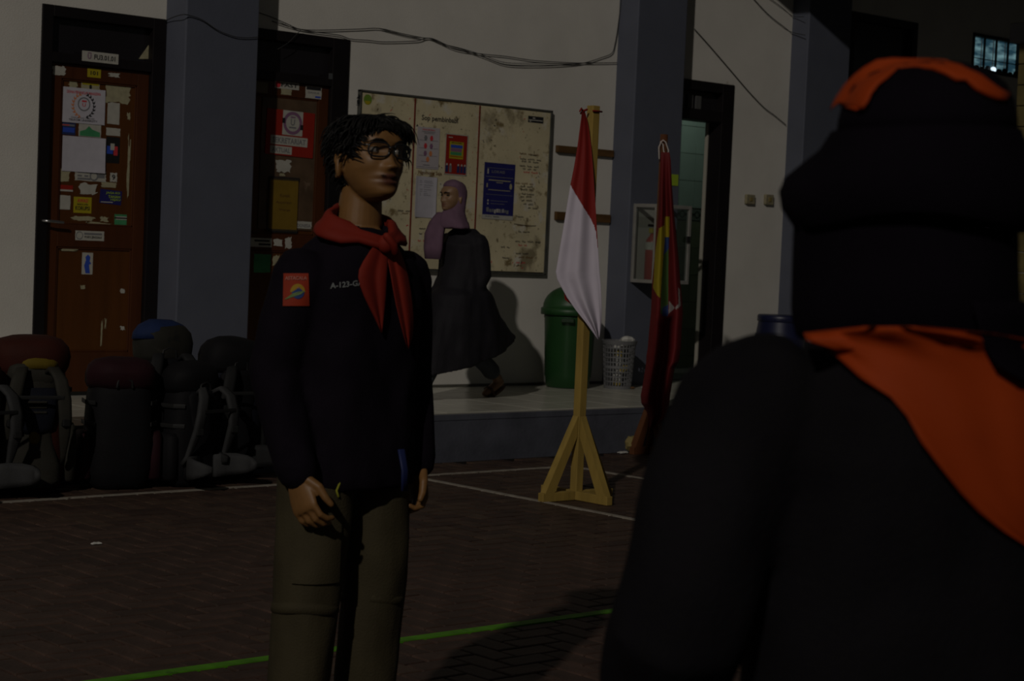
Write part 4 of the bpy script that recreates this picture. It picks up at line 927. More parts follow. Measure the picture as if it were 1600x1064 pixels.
# ------------------------------------------------------------------ backpacks in a row before the step
def superring(c, hw, hd, zz, T, n=28, p=2.8, sh=0):
    r_ = []
    for k in range(n):
        a = 2*math.pi*k/n; ca, sa = math.cos(a), math.sin(a)
        x = hw*math.copysign(abs(ca)**(2/p), ca); y = hd*math.copysign(abs(sa)**(2/p), sa)
        r_.append(T @ Vector((c[0]+x, c[1]+y+sh, zz)))
    return r_
def wrinkle(mb, amp, f=9, seed=0):
    for v in mb.v:
        d = noise.noise_vector(v*f+Vector((seed, 0, 0))); v += d*amp
def backpack(label, loc, rz, H, W, Dp_, mb_, ml_, mp_, ms_, accent=None, lean=0, harness=True, cover=None, pad_w=1.0, belt=True, seed=0):
    """stands with its harness side to -Y"""
    root = thing('hiking_backpack', label, 'backpack', loc, rz, 'hiking backpacks before the step')
    T = WM[root] @ Matrix.Rotation(lean, 4, 'X')
    mb = MB(); rings = []
    for t, kw, kd in ((0, .55, .55), (.01, .72, .72), (.05, .86, .86), (.15, .95, .97), (.35, 1, 1), (.55, .97, 1), (.72, .92, .93), (.8, .84, .85), (.82, .6, .6)):
        rings.append(superring((0, Dp_*.5), W/2*kw, Dp_/2*kd, H*t, T))
    mb.loft(rings); wrinkle(mb, .008, 8, seed); body = mb.build('body', mb_, root, smooth=True)
    mb = MB(); rings = []
    for t, kw, kd, sh in ((.76, .92, 1.0, .01), (.80, 1.0, 1.1, .01), (.87, 1.02, 1.14, .005), (.93, .95, 1.05, 0), (.975, .76, .82, 0), (1.0, .42, .45, 0)):
        rings.append(superring((0, Dp_*.5+sh), W/2*kw, Dp_/2*kd, H*t, T, p=2.5))
    mb.loft(rings); wrinkle(mb, .012, 7, seed+3); lid = mb.build('lid', ml_, root, smooth=True)
    if cover:
        mb = MB(); rings = []
        for t, kw, kd in ((.90, 1.03, 1.10), (.945, .98, 1.05), (.99, .80, .84), (1.02, .44, .46)): rings.append(superring((-.01, Dp_*.55), W/2*kw, Dp_/2*kd, H*t, T, p=2.4))
        mb.loft(rings); wrinkle(mb, .012, 6, seed+9); mb.build('rain_cover', cover, root, smooth=True)
    for s_ in (-1, 1):                           # side pockets
        mb = MB(); rings = []
        for t, k in ((.06, .6), (.09, .9), (.25, 1), (.4, .92), (.44, .7)): rings.append(superring((s_*W*.5, Dp_*.5), .045*k, Dp_*.34*k, H*t, T, n=16))
        mb.loft(rings); wrinkle(mb, .006, 10, seed); mb.build('side_pocket', mp_, root, smooth=True)
        for t in (.5, .66):                      # compression straps
            mb = MB(); mb.ribbon([T @ Vector((s_*W*.40, .02, H*t)), T @ Vector((s_*W*.515, Dp_*.3, H*t)), T @ Vector((s_*W*.515, Dp_*.7, H*t))], .011, T.to_3x3() @ Vector((0, 0, 1)), .004)
            mb.build('compression_strap', M_black, root)
    if harness:
        mb = MB(); rings = []                    # hourglass back pad
        for t, hw in ((.05, .10), (.09, .14), (.2, .135), (.33, .10), (.48, .082), (.62, .10), (.74, .12), (.78, .09)):
            rings.append([T @ Vector((hw*pad_w*math.cos(a)*(1 if True else 1), .012+.030*math.sin(a), H*t)) for a in [2*math.pi*k/20 for k in range(20)]])
        mb.loft(rings); mb.build('back_pad', mp_, root, smooth=True)
        for s_ in (-1, 1):
            P = [(.055, .0, .76), (.08, -.05, .80), (.105, -.085, .74), (.125, -.095, .62), (.135, -.085, .5), (.14, -.055, .38), (.145, -.02, .26), (.15, .01, .2)]
            mb = MB(); mb.ribbon([T @ Vector((s_*x, y, H*t)) for x, y, t in P], [.02, .030, .034, .034, .032, .026, .013, .011], T.to_3x3() @ Vector((1, 0, -.1*s_)), .018)
            st = mb.build('shoulder_strap', ms_, root, smooth=True)
            mb = MB(); p_ = T @ Vector((s_*.137, -.09, H*.47)); mb.box(-.02, .02, -.012, .012, -.018, .018, T=Matrix.Translation(p_), b=.004); mb.build('buckle', M_black, st)
        mb = MB(); mb.ribbon([T @ Vector((x, -.108-.0*abs(x), H*.63)) for x in (-.12, -.06, 0, .06, .12)], .009, T.to_3x3() @ Vector((0, 0, 1)), .004); mb.build('sternum_strap', M_black, root)
        if belt:
            for s_ in (-1, 1):
                P = [(.06, -.02), (.13, -.035), (.185, -.07), (.205, -.13), (.195, -.18), (.17, -.215)]
                mb = MB(); mb.ribbon([T @ Vector((s_*x, y, H*(.17+.02*k/5))) for k, (x, y) in enumerate(P)], [.06, .062, .058, .048, .034, .016], T.to_3x3() @ Vector((0, 0, 1)), .022); mb.build('hip_belt', ms_, root, smooth=True)
    if accent:
        mb = MB(); mb.ball(T @ Vector((0, -.02, H*.37)), .032, 8, sc=(1, .35, 1.15)); mb.build('tab', accent, root, smooth=True)
        mb = MB(); rings = [superring((.02, Dp_*.28), .10*k, .10*k, H*t, T, n=18) for t, k in ((.80, 1.12), (.845, 1.10), (.885, .85), (.90, .5))]; mb.loft(rings); mb.build('lid_patch', accent, root, smooth=True)
    if accent:
        mb = MB(); rings = [superring((0, Dp_*.10), .125*k, .05*k, H*t, T, n=20) for t, k in ((.67, .55), (.70, .9), (.76, 1.08), (.81, 1.0), (.83, .8))]; mb.loft(rings); mb.build('front_flap', mp_, root, smooth=True)
        mb = MB(); rings = [superring((0, -.005), .105*k, .034*k, H*t, T, n=20) for t, k in ((.39, .5), (.43, .92), (.55, 1.06), (.68, 1.0))]; mb.loft(rings); mb.build('mesh_panel', F_navy, root, smooth=True)
        for q in range(4):
            mb = MB(); mb.ribbon([T @ Vector((x, -.044, H*(.53+.032*q))) for x in (-.05, -.02, .02, .05)], .005, T.to_3x3() @ Vector((0, 0, 1)), .004); mb.build('lacing', ms_, root)
    # haul loop
    mb = MB(); mb.tube([T @ Vector((x, .0, H*t)) for x, t in ((-.04, .78), (-.035, .83), (0, .85), (.035, .83), (.04, .78))], .007, 6); mb.build('haul_loop', M_black, root, smooth=True)
    return root
fab = lambda n, c: mat(n, c, .75, .2, var=.12, scale=14, bump=.25, bscale=220)
F_black = fab('fabric_black', (.0034, .0031, .0042)); F_red = fab('fabric_red', (.034, .0060, .0026)); F_mar = fab('fabric_maroon', (.017, .0024, .005))
F_grey = fab('fabric_grey', (.014, .014, .0145)); F_lgrey = fab('fabric_light_grey', (.036, .036, .037)); F_taupe = fab('fabric_taupe', (.026, .024, .019)); F_blue = fab('fabric_blue', (.008, .018, .065)); F_navy = fab('fabric_navy', (.005, .006, .012))
F_yel = fab('fabric_yellow', (.11, .075, .004))
F_camo = mat('fabric_camo', (.015, .014, .011), .75, .2, var=.2, scale=9, spots=[((.032, .029, .023), 8, .56), ((.009, .009, .008), 11, .58)])
def bagspot(px, py): q = onZ(px, py, 0); q.z = 0; return q
bp = lambda px, Y: Vector((onY(px, 700, Y).x, Y, 0))
backpack('red backpack with yellow accents and taupe harness, leftmost of the row', bp(52, 8.50), math.radians(-14), .80, .40, .30, F_red, F_red, F_taupe, F_taupe, accent=F_yel, seed=1, belt=False)
backpack('maroon and black backpack without visible harness, in front of the left door', bp(192, 8.47), math.radians(-20), .69, .36, .28, F_black, F_mar, F_mar, F_black, harness=False, seed=2)
backpack('tall backpack with camouflage lid and blue cover, beside the first pillar', bp(262, 8.66), math.radians(-10), .86, .32, .20, F_black, F_camo, F_black, F_grey, cover=F_blue, seed=3, belt=False, lean=-.03)
backpack('grey backpack with wide pale hip belt, fourth in the row', bp(318, 8.44), math.radians(16), .66, .33, .22, F_black, F_black, F_black, F_lgrey, seed=4)
backpack('black and navy backpack next to the standing man, rightmost of the row', bp(372, 8.60), math.radians(-6), .78, .36, .24, F_navy, F_black, F_black, F_grey, seed=5)
o = backpack('dark backpack with red lid cut off by the left edge', bp(-28, 8.42), math.radians(10), .70, .30, .24, F_black, F_red, F_grey, F_lgrey, seed=6)

# ------------------------------------------------------------------ people
HEAD = [  # z, front y, back y, half width
    (-.112, -.050, -.020, .014), (-.108, -.068, .000, .025), (-.100, -.080, .012, .035), (-.087, -.085, .024, .046), (-.070, -.083, .036, .056), (-.055, -.085, .050, .063), (-.040, -.086, .064, .067),
    (-.020, -.085, .079, .070), (0, -.084, .088, .072), (.017, -.089, .093, .073), (.034, -.088, .095, .074), (.050, -.081, .090, .072), (.066, -.065, .076, .064), (.078, -.040, .052, .048), (.085, -.010, .022, .020)]
def head_pt(az, z, off=0):
    """point on the bare head; az 0 = front (-y), positive towards +x"""
    z = max(-.112, min(.085, z))
    for a, b in zip(HEAD[:-1], HEAD[1:]):
        if a[0] <= z <= b[0]:
            t = (z-a[0])/(b[0]-a[0]); f, k, hw = [a[i]+(b[i]-a[i])*t for i in (1, 2, 3)]; break
    c = (f*.4+k*.6) if z < -.05 else (f+k)/2; d = (c-f) if math.cos(az) > 0 else (k-c); p = 2.25
    ca, sa = math.cos(az), math.sin(az)
    x = (hw+off)*math.copysign(abs(sa)**(2/p), sa); y = c-(d+off)*math.copysign(abs(ca)**(2/p), ca)
    return Vector((x, y, z))
def add_head(mb, T, ears=True):
    n = 40
    mb.loft([[T @ head_pt(2*math.pi*k/n, h[0]) for k in range(n)] for h in HEAD])
    if ears:
        for s_ in (-1, 1):
            E_ = T @ Matrix.Translation((s_*.074, .016, -.030)) @ Matrix.Rotation(s_*.75, 4, 'Z') @ Matrix.Rotation(-.18, 4, 'X')
            mb.ball(E_.to_translation(), .001, 8, sc=(9, 17, 31), T=E_.to_3x3())
            rim = [(.000, .008+.013*math.cos(a)-.008, .030*math.sin(a)) for a in [math.radians(-60+k*22) for k in range(12)]]
            mb.tube([E_ @ Vector((s_*.007, .004+.014*math.cos(a), .003+.029*math.sin(a))) for a in [math.radians(-70+k*24) for k in range(11)]], .0045, 8)
def g(x, s): return math.exp(-(x/s)**2/2)
def face_disp(p, nose=1.0):
    """forward push (towards -y) of the face features at a head-space point"""
    x, z = p.x, p.z; d = 0
    if p.y > -.02: return 0
    if -.056 < z < .014:                               # nose
        t = min(1, max(0, (.010-z)/.050)); amp = (.002+.021*t**1.3)*(1 if z > -.040 else max(0, 1-(-.040-z)/.014))
        wd = .0065+.0035*t; d += nose*amp*g(x, wd)
        d += nose*.009*(g(x-.0135, .006)+g(x+.0135, .006))*g(z+.042, .0065)
    for s_ in (-1, 1):
        d -= .0105*g(x-s_*.031, .0145)*g(z-.001, .0095)
        d += .0045*g(x-s_*.030, .018)*g(z-.021, .007)
        d += .0045*g(x-s_*.046, .016)*g(z+.024, .014)
        d -= .003*g(x-s_*.040, .012)*g(z+.056, .014)
    m = g(x, .0185)
    d += m*(.0085*g(z+.0605, .0046)+.0095*g(z+.0745, .0056)-.0050*g(z+.0675, .0022)-.004*g(z+.083, .006)+.0035*g(z+.056, .006))
    d += .006*g(x, .020)*g(z+.098, .010)
    return d
def add_hand(mb, wrist, d, n, s_, curl=(18, 32, 28), scale=1.0):
    """palm and five fingers: d down the hand, n where the palm faces, s_ towards the thumb"""
    d = Vector(d).normalized(); n = Vector(n); n = (n-d*n.dot(d)).normalized(); t = d.cross(n)
    if t.dot(Vector(s_)) < 0: t = -t
    W_ = Vector(wrist); k = scale; rings = []
    for u, hw, th in ((-.02, .026, .020), (.0, .027, .019), (.03, .036, .017), (.06, .041, .015), (.085, .041, .013), (.096, .036, .009)):
        rings.append([W_+d*u*k+t*hw*k*math.cos(a)+n*th*k*math.sin(a) for a in [2*math.pi*q/16 for q in range(16)]])
    mb.loft(rings)
    for off, L_, r in ((.030, .070, .0088), (.0105, .080, .0092), (-.010, .074, .0088), (-.029, .058, .0078)):
        p = W_+d*.085*k+t*off*k; dd = (d+t*off*1.6).normalized(); P = [p]; ang = 0
        for seg, cu in zip((.42, .32, .26), curl):
            ang += math.radians(cu); v = dd*math.cos(ang)+n*math.sin(ang); p = p+v*L_*seg*k; P.append(p)
        mb.tube(P, [r*k, r*.95*k, r*.88*k, r*.75*k], 10)
    p = W_+d*.022*k+t*.030*k; v = (d*.75+t*.5+n*.35).normalized(); P = [p, p+v*.036*k]; v2 = (d*.95+t*.1+n*.3).normalized(); P.append(P[-1]+v2*.030*k); P.append(P[-1]+(v2+n*.3).normalized()*.020*k)
    mb.tube(P, [.013*k, .0115*k, .0098*k, .008*k], 10)
def ering(c, hw, hd, T=None, n=32, p=2.3):
    r_ = []
    for k in range(n):
        a = 2*math.pi*k/n; ca, sa = math.cos(a), math.sin(a)
        v = Vector((c[0]+hw*math.copysign(abs(ca)**(2/p), ca), c[1]+hd*math.copysign(abs(sa)**(2/p), sa), c[2])); r_.append(T @ v if T else v)
    return r_
def skin_mat(name, col, lip):
    m = mat(name, col, .5, .35, var=.08, scale=30); nt = m.node_tree; b = nt.nodes['Principled BSDF']
    b.inputs['Subsurface Weight'].default_value = .08; b.inputs['Subsurface Radius'].default_value = (.012, .005, .003); b.inputs['Subsurface Scale'].default_value = .5
    src = b.inputs['Base Color'].links[0].from_socket
    at = nt.nodes.new('ShaderNodeAttribute'); at.attribute_name = 'lip'; mx = nt.nodes.new('ShaderNodeMix'); mx.data_type = 'RGBA'
    nt.links.new(at.outputs['Fac'], mx.inputs['Factor']); nt.links.new(src, mx.inputs['A']); mx.inputs['B'].default_value = (*lip, 1); nt.links.new(mx.outputs['Result'], b.inputs['Base Color'])
    return m
def make_body(name, label, loc, rz, parts_fn, headT, mskin, voxel, ears=True):
    """one continuous body mesh, grown from overlapping limbs; the top-level object of a person"""
    mb = MB(); parts_fn(mb); add_head(mb, headT, ears)
    mb.tube([headT @ Vector((0, .030, -.045)), headT @ Vector((0, .034, -.085)), headT @ Vector((0, .045, -.16))], [.052, .052, .058], 24)
    o = mb.build(name, mskin, origin=(0, 0, 0), smooth=True)
    bake(o, [('REMESH', dict(mode='VOXEL', voxel_size=voxel)), ('SMOOTH', dict(factor=.5, iterations=3))])
    inv = headT.inverted(); fwd = headT.to_3x3() @ Vector((0, -1, 0)); me = o.data; lip = []
    for v in me.vertices:
        h = inv @ v.co
        if -.125 < h.z < .11 and abs(h.x) < .1 and h.y < -.02:
            d = face_disp(h); v.co += fwd*d
            lip.append(min(1, g(h.x, .016)*1.35*(g(h.z+.0615, .0050)+g(h.z+.0745, .0058))) if h.y < -.06 else 0)
        else: lip.append(0)
    at = me.attributes.new('lip', 'FLOAT', 'POINT'); at.data.foreach_set('value', lip)
    me.materials.clear(); me.materials.append(mskin)
    o.location = loc; o.rotation_euler = (0, 0, rz); WM[o] = Matrix.Translation(Vector(loc)) @ Matrix.Rotation(rz, 4, 'Z')
    return tag(o, label, 'person')
def garment(name, root, m, fn, voxel=.008, wr=.006, wf=7, seed=0, it=4, stretch=(1, 1, .45)):
    """a clothing shell built in the person's own space (fn fills an MB), welded and wrinkled"""
    mb = MB(); fn(mb); o = mb.build(name, m, origin=(0, 0, 0), smooth=True)
    bake(o, [('REMESH', dict(mode='VOXEL', voxel_size=voxel)), ('SMOOTH', dict(factor=.5, iterations=it))])
    me = o.data; ns = [v.normal.copy() for v in me.vertices]
    for v, n in zip(me.vertices, ns):
        q = Vector((v.co.x*stretch[0], v.co.y*stretch[1], v.co.z*stretch[2]))*wf+Vector((seed*7.3, seed, 0))
        v.co += n*wr*(noise.noise(q)+.5*noise.noise(q*2.3))
    me.materials.clear(); me.materials.append(m)
    o.parent = root; WM[o] = WM[root].copy()
    return o
def local_mesh(name, mb, m, root, smooth=True):
    """an MB filled in the person's own space, parented without moving"""
    o = mb.build(name, m, origin=(0, 0, 0), smooth=smooth); o.location = (0, 0, 0); o.parent = root; WM[o] = WM[root].copy(); return o
def bvh_of(o):
    me = o.data; return BVHTree.FromPolygons([v.co.copy() for v in me.vertices], [list(p.vertices) for p in me.polygons])
def project(bvh, o_, u_, v_, dirn, pts, off):
    """lay flat points (u,v) on a garment: o_ origin, u_/v_ axes, dirn the way they are pressed on"""
    out = []; last = None
    for a, b in pts:
        s0 = o_+u_*a+v_*b-dirn*.3; h = bvh.ray_cast(s0, dirn, .8)
        q = h[0] if h[0] is not None else (last if last is not None else o_); last = q
        out.append(q-dirn*off)
    return out
def grid_pts(P0, nx, ny):
    pts = []; fs = []
    for j in range(ny+1):
        for i in range(nx+1): pts.append((P0[0]+(P0[1]-P0[0])*i/nx, P0[2]+(P0[3]-P0[2])*j/ny))
    for j in range(ny):
        for i in range(nx): k = j*(nx+1)+i; fs.append((k, k+1, k+nx+2, k+nx+1))
    return pts, fs

# ---- the young man standing at attention
MD = 4.61
mc = atD(553, 560, MD); MLOC = (mc.x, mc.y, 0); MRZ = math.radians(3.0)
Minv = (Matrix.Translation(Vector(MLOC)) @ Matrix.Rotation(MRZ, 4, 'Z')).inverted()
hc = Minv @ atD(577, 243, MD)
HT = Matrix.Translation(hc) @ Matrix.Rotation(math.radians(-7), 4, 'Z') @ Matrix.Rotation(math.radians(-7), 4, 'X') @ Matrix.Rotation(math.radians(2), 4, 'Y') @ Matrix.Scale(1.05, 4)
ARM_R = [(-.166, .005, 1.258), (-.215, .035, 1.03), (-.212, -.055, .79)]
ARM_L = [(.166, .005, 1.258), (.21, .045, 1.03), (.205, -.015, .79)]
def man_parts(mb):
    mb.loft([ering((0, .01, zz), a, b) for zz, a, b in ((.78, .13, .09), (.90, .15, .10), (1.0, .135, .09), (1.1, .145, .095), (1.2, .16, .10), (1.28, .155, .09), (1.33, .10, .07), (1.38, .058, .058))])
    for A, sg in ((ARM_R, -1), (ARM_L, 1)):
        mb.tube(A, [.048, .040, .028], 16)
        w_ = Vector(A[2]); d = (w_-Vector(A[1])).normalized()
        add_hand(mb, w_+d*.005, d+Vector((0, -.12 if sg < 0 else 0, 0)), (-sg, .15, 0), (0, -1, 0), curl=(22, 40, 32) if sg < 0 else (30, 48, 40))
        mb.tube([(sg*.085, .01, .82), (sg*.10+(-.02 if sg < 0 else 0), .0, .46), (sg*.105, .02, .09)], [.078, .054, .038], 16)
        mb.tube([(sg*.105, .04, .05), (sg*.115, -.08, .04), (sg*.125, -.17, .03)], [.036, .036, .028], 12)
M_skin = skin_mat('skin_tan', (.175, .085, .027), (.085, .030, .018))
man = make_body('person', 'young man in black jacket and red neckerchief wearing glasses, standing at attention', MLOC, MRZ, man_parts, HT, M_skin, .0036)
F_jack = mat('jacket_black', (.0070, .0050, .0085), .9, .06, var=.15, scale=12, bump=.2, bscale=260)
def jack(mb):
    mb.loft([ering((0, .01, zz), a, b) for zz, a, b in ((.742, .178, .122), (.765, .182, .126), (.85, .180, .128), (.95, .176, .126), (1.08, .182, .128), (1.20, .192, .130), (1.265, .190, .120), (1.300, .168, .110), (1.330, .128, .095), (1.355, .096, .084), (1.375, .074, .072))])
    for A in (ARM_R, ARM_L):
        a, b, c = [Vector(q) for q in A]
        mb.tube([a, a.lerp(b, .5), b, b.lerp(c, .5), c+(c-b).normalized()*-.01], [.070, .069, .064, .060, .052], 18)
jk = garment('jacket', man, F_jack, jack, .008, .011, 9, 1)
mb = MB(); n = 36                                             # stand-up collar with an open front
for s_ in (1,):
    ro = []
    for k in range(n+1):
        a = math.radians(-150+300*k/n)+math.pi/2; ca, sa = math.cos(a), math.sin(a)
        flare = 1+.22*max(0, -sa)
        ro.append([Vector((.066*ca, .022+.066*sa, 1.352)), Vector((.072*ca*flare, .026+.075*sa*flare, 1.395-.012*max(0, -sa))), Vector((.078*ca*flare, .026+.081*sa*flare, 1.393-.012*max(0, -sa))), Vector((.080*ca, .022+.080*sa, 1.345))])
    mb.loft(ro)
local_mesh('collar', mb, F_jack, man)
F_trou = mat('trouser_olive', (.042, .034, .018), .8, .15, var=.15, scale=10, bump=.2, bscale=200)
KN = {-1: (-.128, -.005, .455), 1: (.098, .01, .455)}; AN = {-1: (-.130, .02, .075), 1: (.102, .03, .075)}
def trou(mb):
    mb.loft([ering((0, .01, zz), a, b) for zz, a, b in ((.74, .10, .09), (.78, .155, .112), (.84, .172, .122), (.90, .168, .116), (.98, .158, .108))])
    for s_ in (-1, 1):
        h, k, a = Vector((s_*.088, .01, .80)), Vector(KN[s_]), Vector(AN[s_])
        mb.tube([h, h.lerp(k, .5), k, k.lerp(a, .45), a], [.096, .088, .080, .078, .066], 18)
tr = garment('trousers', man, F_trou, trou, .008, .012, 8, 5)
for s_ in (-1, 1):                                            # zip-off seam and thigh pocket
    k = Vector(KN[s_]); mb = MB(); mb.loft([[k+Vector((0, 0, dz))+Vector((r*math.cos(a), r*math.sin(a), .006*math.sin(a*2))) for a in [2*math.pi*q/28 for q in range(28)]] for r, dz in ((.074, -.016), (.0835, -.010), (.0838, .008), (.074, .014))], cap=False)
    local_mesh('knee_seam', mb, F_trou, man)
bv = bvh_of(tr); ang = math.radians(40); vdir = Vector((math.sin(ang), math.cos(ang), 0)); udir = Vector((math.cos(ang), -math.sin(ang), 0))
pts, fs = grid_pts((-.058, .058, -.08, .08), 8, 10); P = project(bv, Vector((-.135, -.05, .60)), udir, Vector((0, 0, 1)), vdir, pts, .008); mb = MB(); mb.add(P, fs); mb.add([p+vdir*.02 for p in P], [f[::-1] for f in fs]); local_mesh('cargo_pocket', mb, F_trou, man)
for s_ in (-1, 1):
    mb = MB(); a = Vector(AN[s_]); mb.loft([ering((a.x+s_*.004, a.y-.045+dy, zz), hw, hd, p=2.2) for zz, hw, hd, dy in ((.001, .048, .135, -.02), (.03, .050, .137, -.02), (.05, .047, .125, -.015), (.075, .044, .09, .01), (.10, .043, .055, .04))]); local_mesh('shoe', mb, F_black, man)
# hair: a close cap and loose locks
F_hair = mat('hair_black', (.0045, .0038, .0035), .6, .18)
def hairline(az):
    a = abs(math.atan2(math.sin(az), math.cos(az)))
    pts = [(0, .048), (.5, .046), (.8, .036), (1.05, .014), (1.22, -.018), (1.42, -.012), (1.62, .008), (1.85, -.03), (2.2, -.080), (3.15, -.098)]
    wob = .006*noise.noise(Vector((math.cos(az)*9, math.sin(az)*9, 3.3)))
    for p, q in zip(pts[:-1], pts[1:]):
        if p[0] <= a <= q[0]: return wob+p[1]+(q[1]-p[1])*(a-p[0])/(q[0]-p[0])
    return -.085
def make_hair(mb, T, seed, cap_off=.012, locks=320, rmin=.0035):
    rnd = random.Random(seed); n = 56; rings_o = []
    for k in range(9):
        ring_ = []
        for i in range(n):
            az = 2*math.pi*i/n; z0 = hairline(az); zz = z0+(.082-z0)*(k/8)**.8
            off = cap_off*(.35 if k == 0 else 1)+.005*noise.noise(Vector((math.cos(az)*3, math.sin(az)*3, zz*40)))
            p = head_pt(az, zz, off)
            if k == 8: p.z += cap_off*.9
            elif k == 7: p.z += cap_off*.7
            elif k == 6: p.z += cap_off*.4
            ring_.append(T @ p)
        rings_o.append(ring_)
    inner = [[T @ head_pt(2*math.pi*i/n, hairline(2*math.pi*i/n), -.004) for i in range(n)]]
    mb.loft(inner+rings_o)
    for q in range(locks):
        az = rnd.uniform(-math.pi, math.pi); z0 = hairline(az); zz = rnd.uniform(z0+.01, .082); p = head_pt(az, zz, cap_off*.6)
        if zz > .06: p.z += cap_off*.5
        out = Vector((math.sin(az), -math.cos(az), .15)); front = abs(az) < 1.0
        sweep = Vector((math.copysign(1, az+.25)*.8, 0, 0)) if front else Vector((math.copysign(.1, math.sin(az)), .5, 0))
        L_ = rnd.uniform(.025, .045) if zz < .04 else rnd.uniform(.035, .06)
        if front and zz < .062: L_ *= .5
        P = [p]; v = (out*.28+sweep*rnd.uniform(.3, 1.0)+Vector((rnd.uniform(-.25, .25), rnd.uniform(-.25, .25), rnd.uniform(-.1, .12)))).normalized()
        for sgm in range(6):
            p = p+v*L_/6; v = (v+Vector((0, 0, -.34))-out*.10+Vector((rnd.uniform(-.12, .12), rnd.uniform(-.12, .12), 0))).normalized()
            # stay outside the head
            a2 = math.atan2(p.x, -p.y); b_ = head_pt(a2, min(max(p.z, -.1), .082), .004)
            if p.z < .082 and Vector((p.x, p.y)).length < Vector((b_.x, b_.y)).length: p = Vector((b_.x, b_.y, p.z))
            p.z = min(p.z, .092+.004*math.sin(q))
            P.append(p)
        r = rnd.uniform(rmin, rmin*2); mb.tube([T @ x for x in P], [r, r*1.1, r, r*.85, r*.6, r*.4, r*.15], 5, caps=False)
mb = MB(); make_hair(mb, HT, 12, .0115, 1000, .0018)
rnd = random.Random(5)                                        # fringe falling across the forehead
for q in range(70):
    left = q < 40
    x0 = rnd.uniform(-.058, -.012) if left else rnd.uniform(.030, .062); p = Vector((x0*.8, -.052+abs(x0)*.3, .080)); v = Vector((-.5 if left else .55, -.75, .12)).normalized(); P = [p]; L_ = rnd.uniform(.045, .07) if left else rnd.uniform(.06, .095)
    for k in range(7):
        p = p+v*L_/7; v = (v+Vector((-.12 if left else .03, .12, -.36))).normalized(); b_ = head_pt(math.atan2(p.x, -p.y), min(p.z, .08), .005)
        if p.z < .08 and Vector((p.x, p.y)).length < Vector((b_.x, b_.y)).length: p = Vector((b_.x, b_.y, p.z))
        p.z = min(p.z, .094)
        P.append(p)
    r = rnd.uniform(.0014, .003); mb.tube([HT @ x for x in P], [r, r, r, r*.9, r*.7, r*.5, r*.35, r*.15], 5, caps=False)
for q in range(130):                                         # short uneven hairs along the front hairline
    az = rnd.uniform(-1.25, 1.25); p = head_pt(az, hairline(az)+rnd.uniform(.0, .012), .008); v = Vector((math.copysign(.7, az+.15)+rnd.uniform(-.3, .3), .15, -.6)).normalized(); P = [p]; L_ = rnd.uniform(.012, .03)
    for k in range(4):
        p = p+v*L_/4; b_ = head_pt(math.atan2(p.x, -p.y), p.z, .003); p = Vector((b_.x, b_.y, p.z)); P.append(p)
    r = rnd.uniform(.001, .002); mb.tube([HT @ x for x in P], [r, r, r*.8, r*.5, r*.15], 4, caps=False)
local_mesh('hair', mb, F_hair, man)
for s_ in (-1, 1):                                            # eyes with lids, brows
    e = HT @ Vector((s_*.031, -.0675, .001)); mb = MB(); mb.ball(e, .0118, 12); ey = local_mesh('eye', mb, mat('eye_white', (.16, .14, .12), .3, .5), man)
    mb = MB(); mb.ball(HT @ Vector((s_*.031+.0012, -.0675-.0078, .0008)), .0052, 8, sc=(1, .9, 1)); o = local_mesh('iris', mb, mat('iris_dark', (.012, .008, .006), .2, .6), man)
    mb = MB(); R3 = HT.to_3x3()
    for lo, hi in ((28, 100), (-100, -30)):
        rings = []
        for k in range(6):
            el = math.radians(lo+(hi-lo)*k/5); rings.append([e+R3 @ (Vector((math.sin(a)*math.cos(el), -math.cos(a)*math.cos(el), math.sin(el)))*.0131) for a in [math.radians(-85+170*q/12) for q in range(13)]])
        mb.loft(rings, closed=False)
    local_mesh('eyelid', mb, M_skin, man)
    mb = MB(); P = [HT @ Vector((s_*x, -y, zz)) for x, y, zz in ((.012, .0925, .0165), (.024, .0925, .0225), (.038, .088, .0235), (.052, .076, .017))]; mb.tube(P, [.0020, .0026, .0024, .0010], 8, ell=(1, 1)); local_mesh('eyebrow', mb, F_hair, man)
mb = MB()                                                    # faint moustache
rnd = random.Random(8)
for q in range(60):
    x = rnd.uniform(-.024, .024); zz = -.0535-rnd.uniform(0, .004)-abs(x)*.18; y = -.0945+abs(x)*.25
    mb.tube([HT @ Vector((x, y+.002, zz)), HT @ Vector((x*1.08, y-.0008, zz-.004))], [.0004, .0002], 4, caps=False)
local_mesh('moustache', mb, F_hair, man)
# glasses
mb = MB(); LW, LH = .0255, .0165
def lens_ring(cx, s_):
    P = []
    for k in range(25):
        a = 2*math.pi*k/24; ca, sa = math.cos(a), math.sin(a)
        x = cx+LW*math.copysign(abs(ca)**.62, ca); zz = -.001+LH*math.copysign(abs(sa)**.62, sa); P.append(Vector((x, -.0985+abs(x)*.20+(.0025 if zz < 0 else 0), zz)))
    return P
for s_ in (-1, 1):
    mb.tube([HT @ p for p in lens_ring(s_*.0325, s_)], .0023, 8, caps=False)
    mb.tube([HT @ Vector((s_*x, y, zz)) for x, y, zz in ((.057, -.0875, .008), (.066, -.079, .009), (.0765, -.05, .006), (.077, -.005, .004), (.077, .012, .002), (.075, .022, -.012))], .0019, 8)
mb.tube([HT @ Vector((x, y, zz)) for x, y, zz in ((-.008, -.0972, .003), (-.004, -.1005, .006), (.004, -.1005, .006), (.008, -.0972, .003))], .0018, 8)
gl = local_mesh('glasses_frame', mb, mat('frame_black', (.012, .012, .014), .25, .5), man)
for s_ in (-1, 1):
    mb = MB(); P = [HT @ p for p in lens_ring(s_*.0325, s_)[:-1]]; mb.add(P, [range(24)]); local_mesh('glasses_lens', mb, glass_mat('lens_glass', (.97, .97, .98), .06, .02), man)
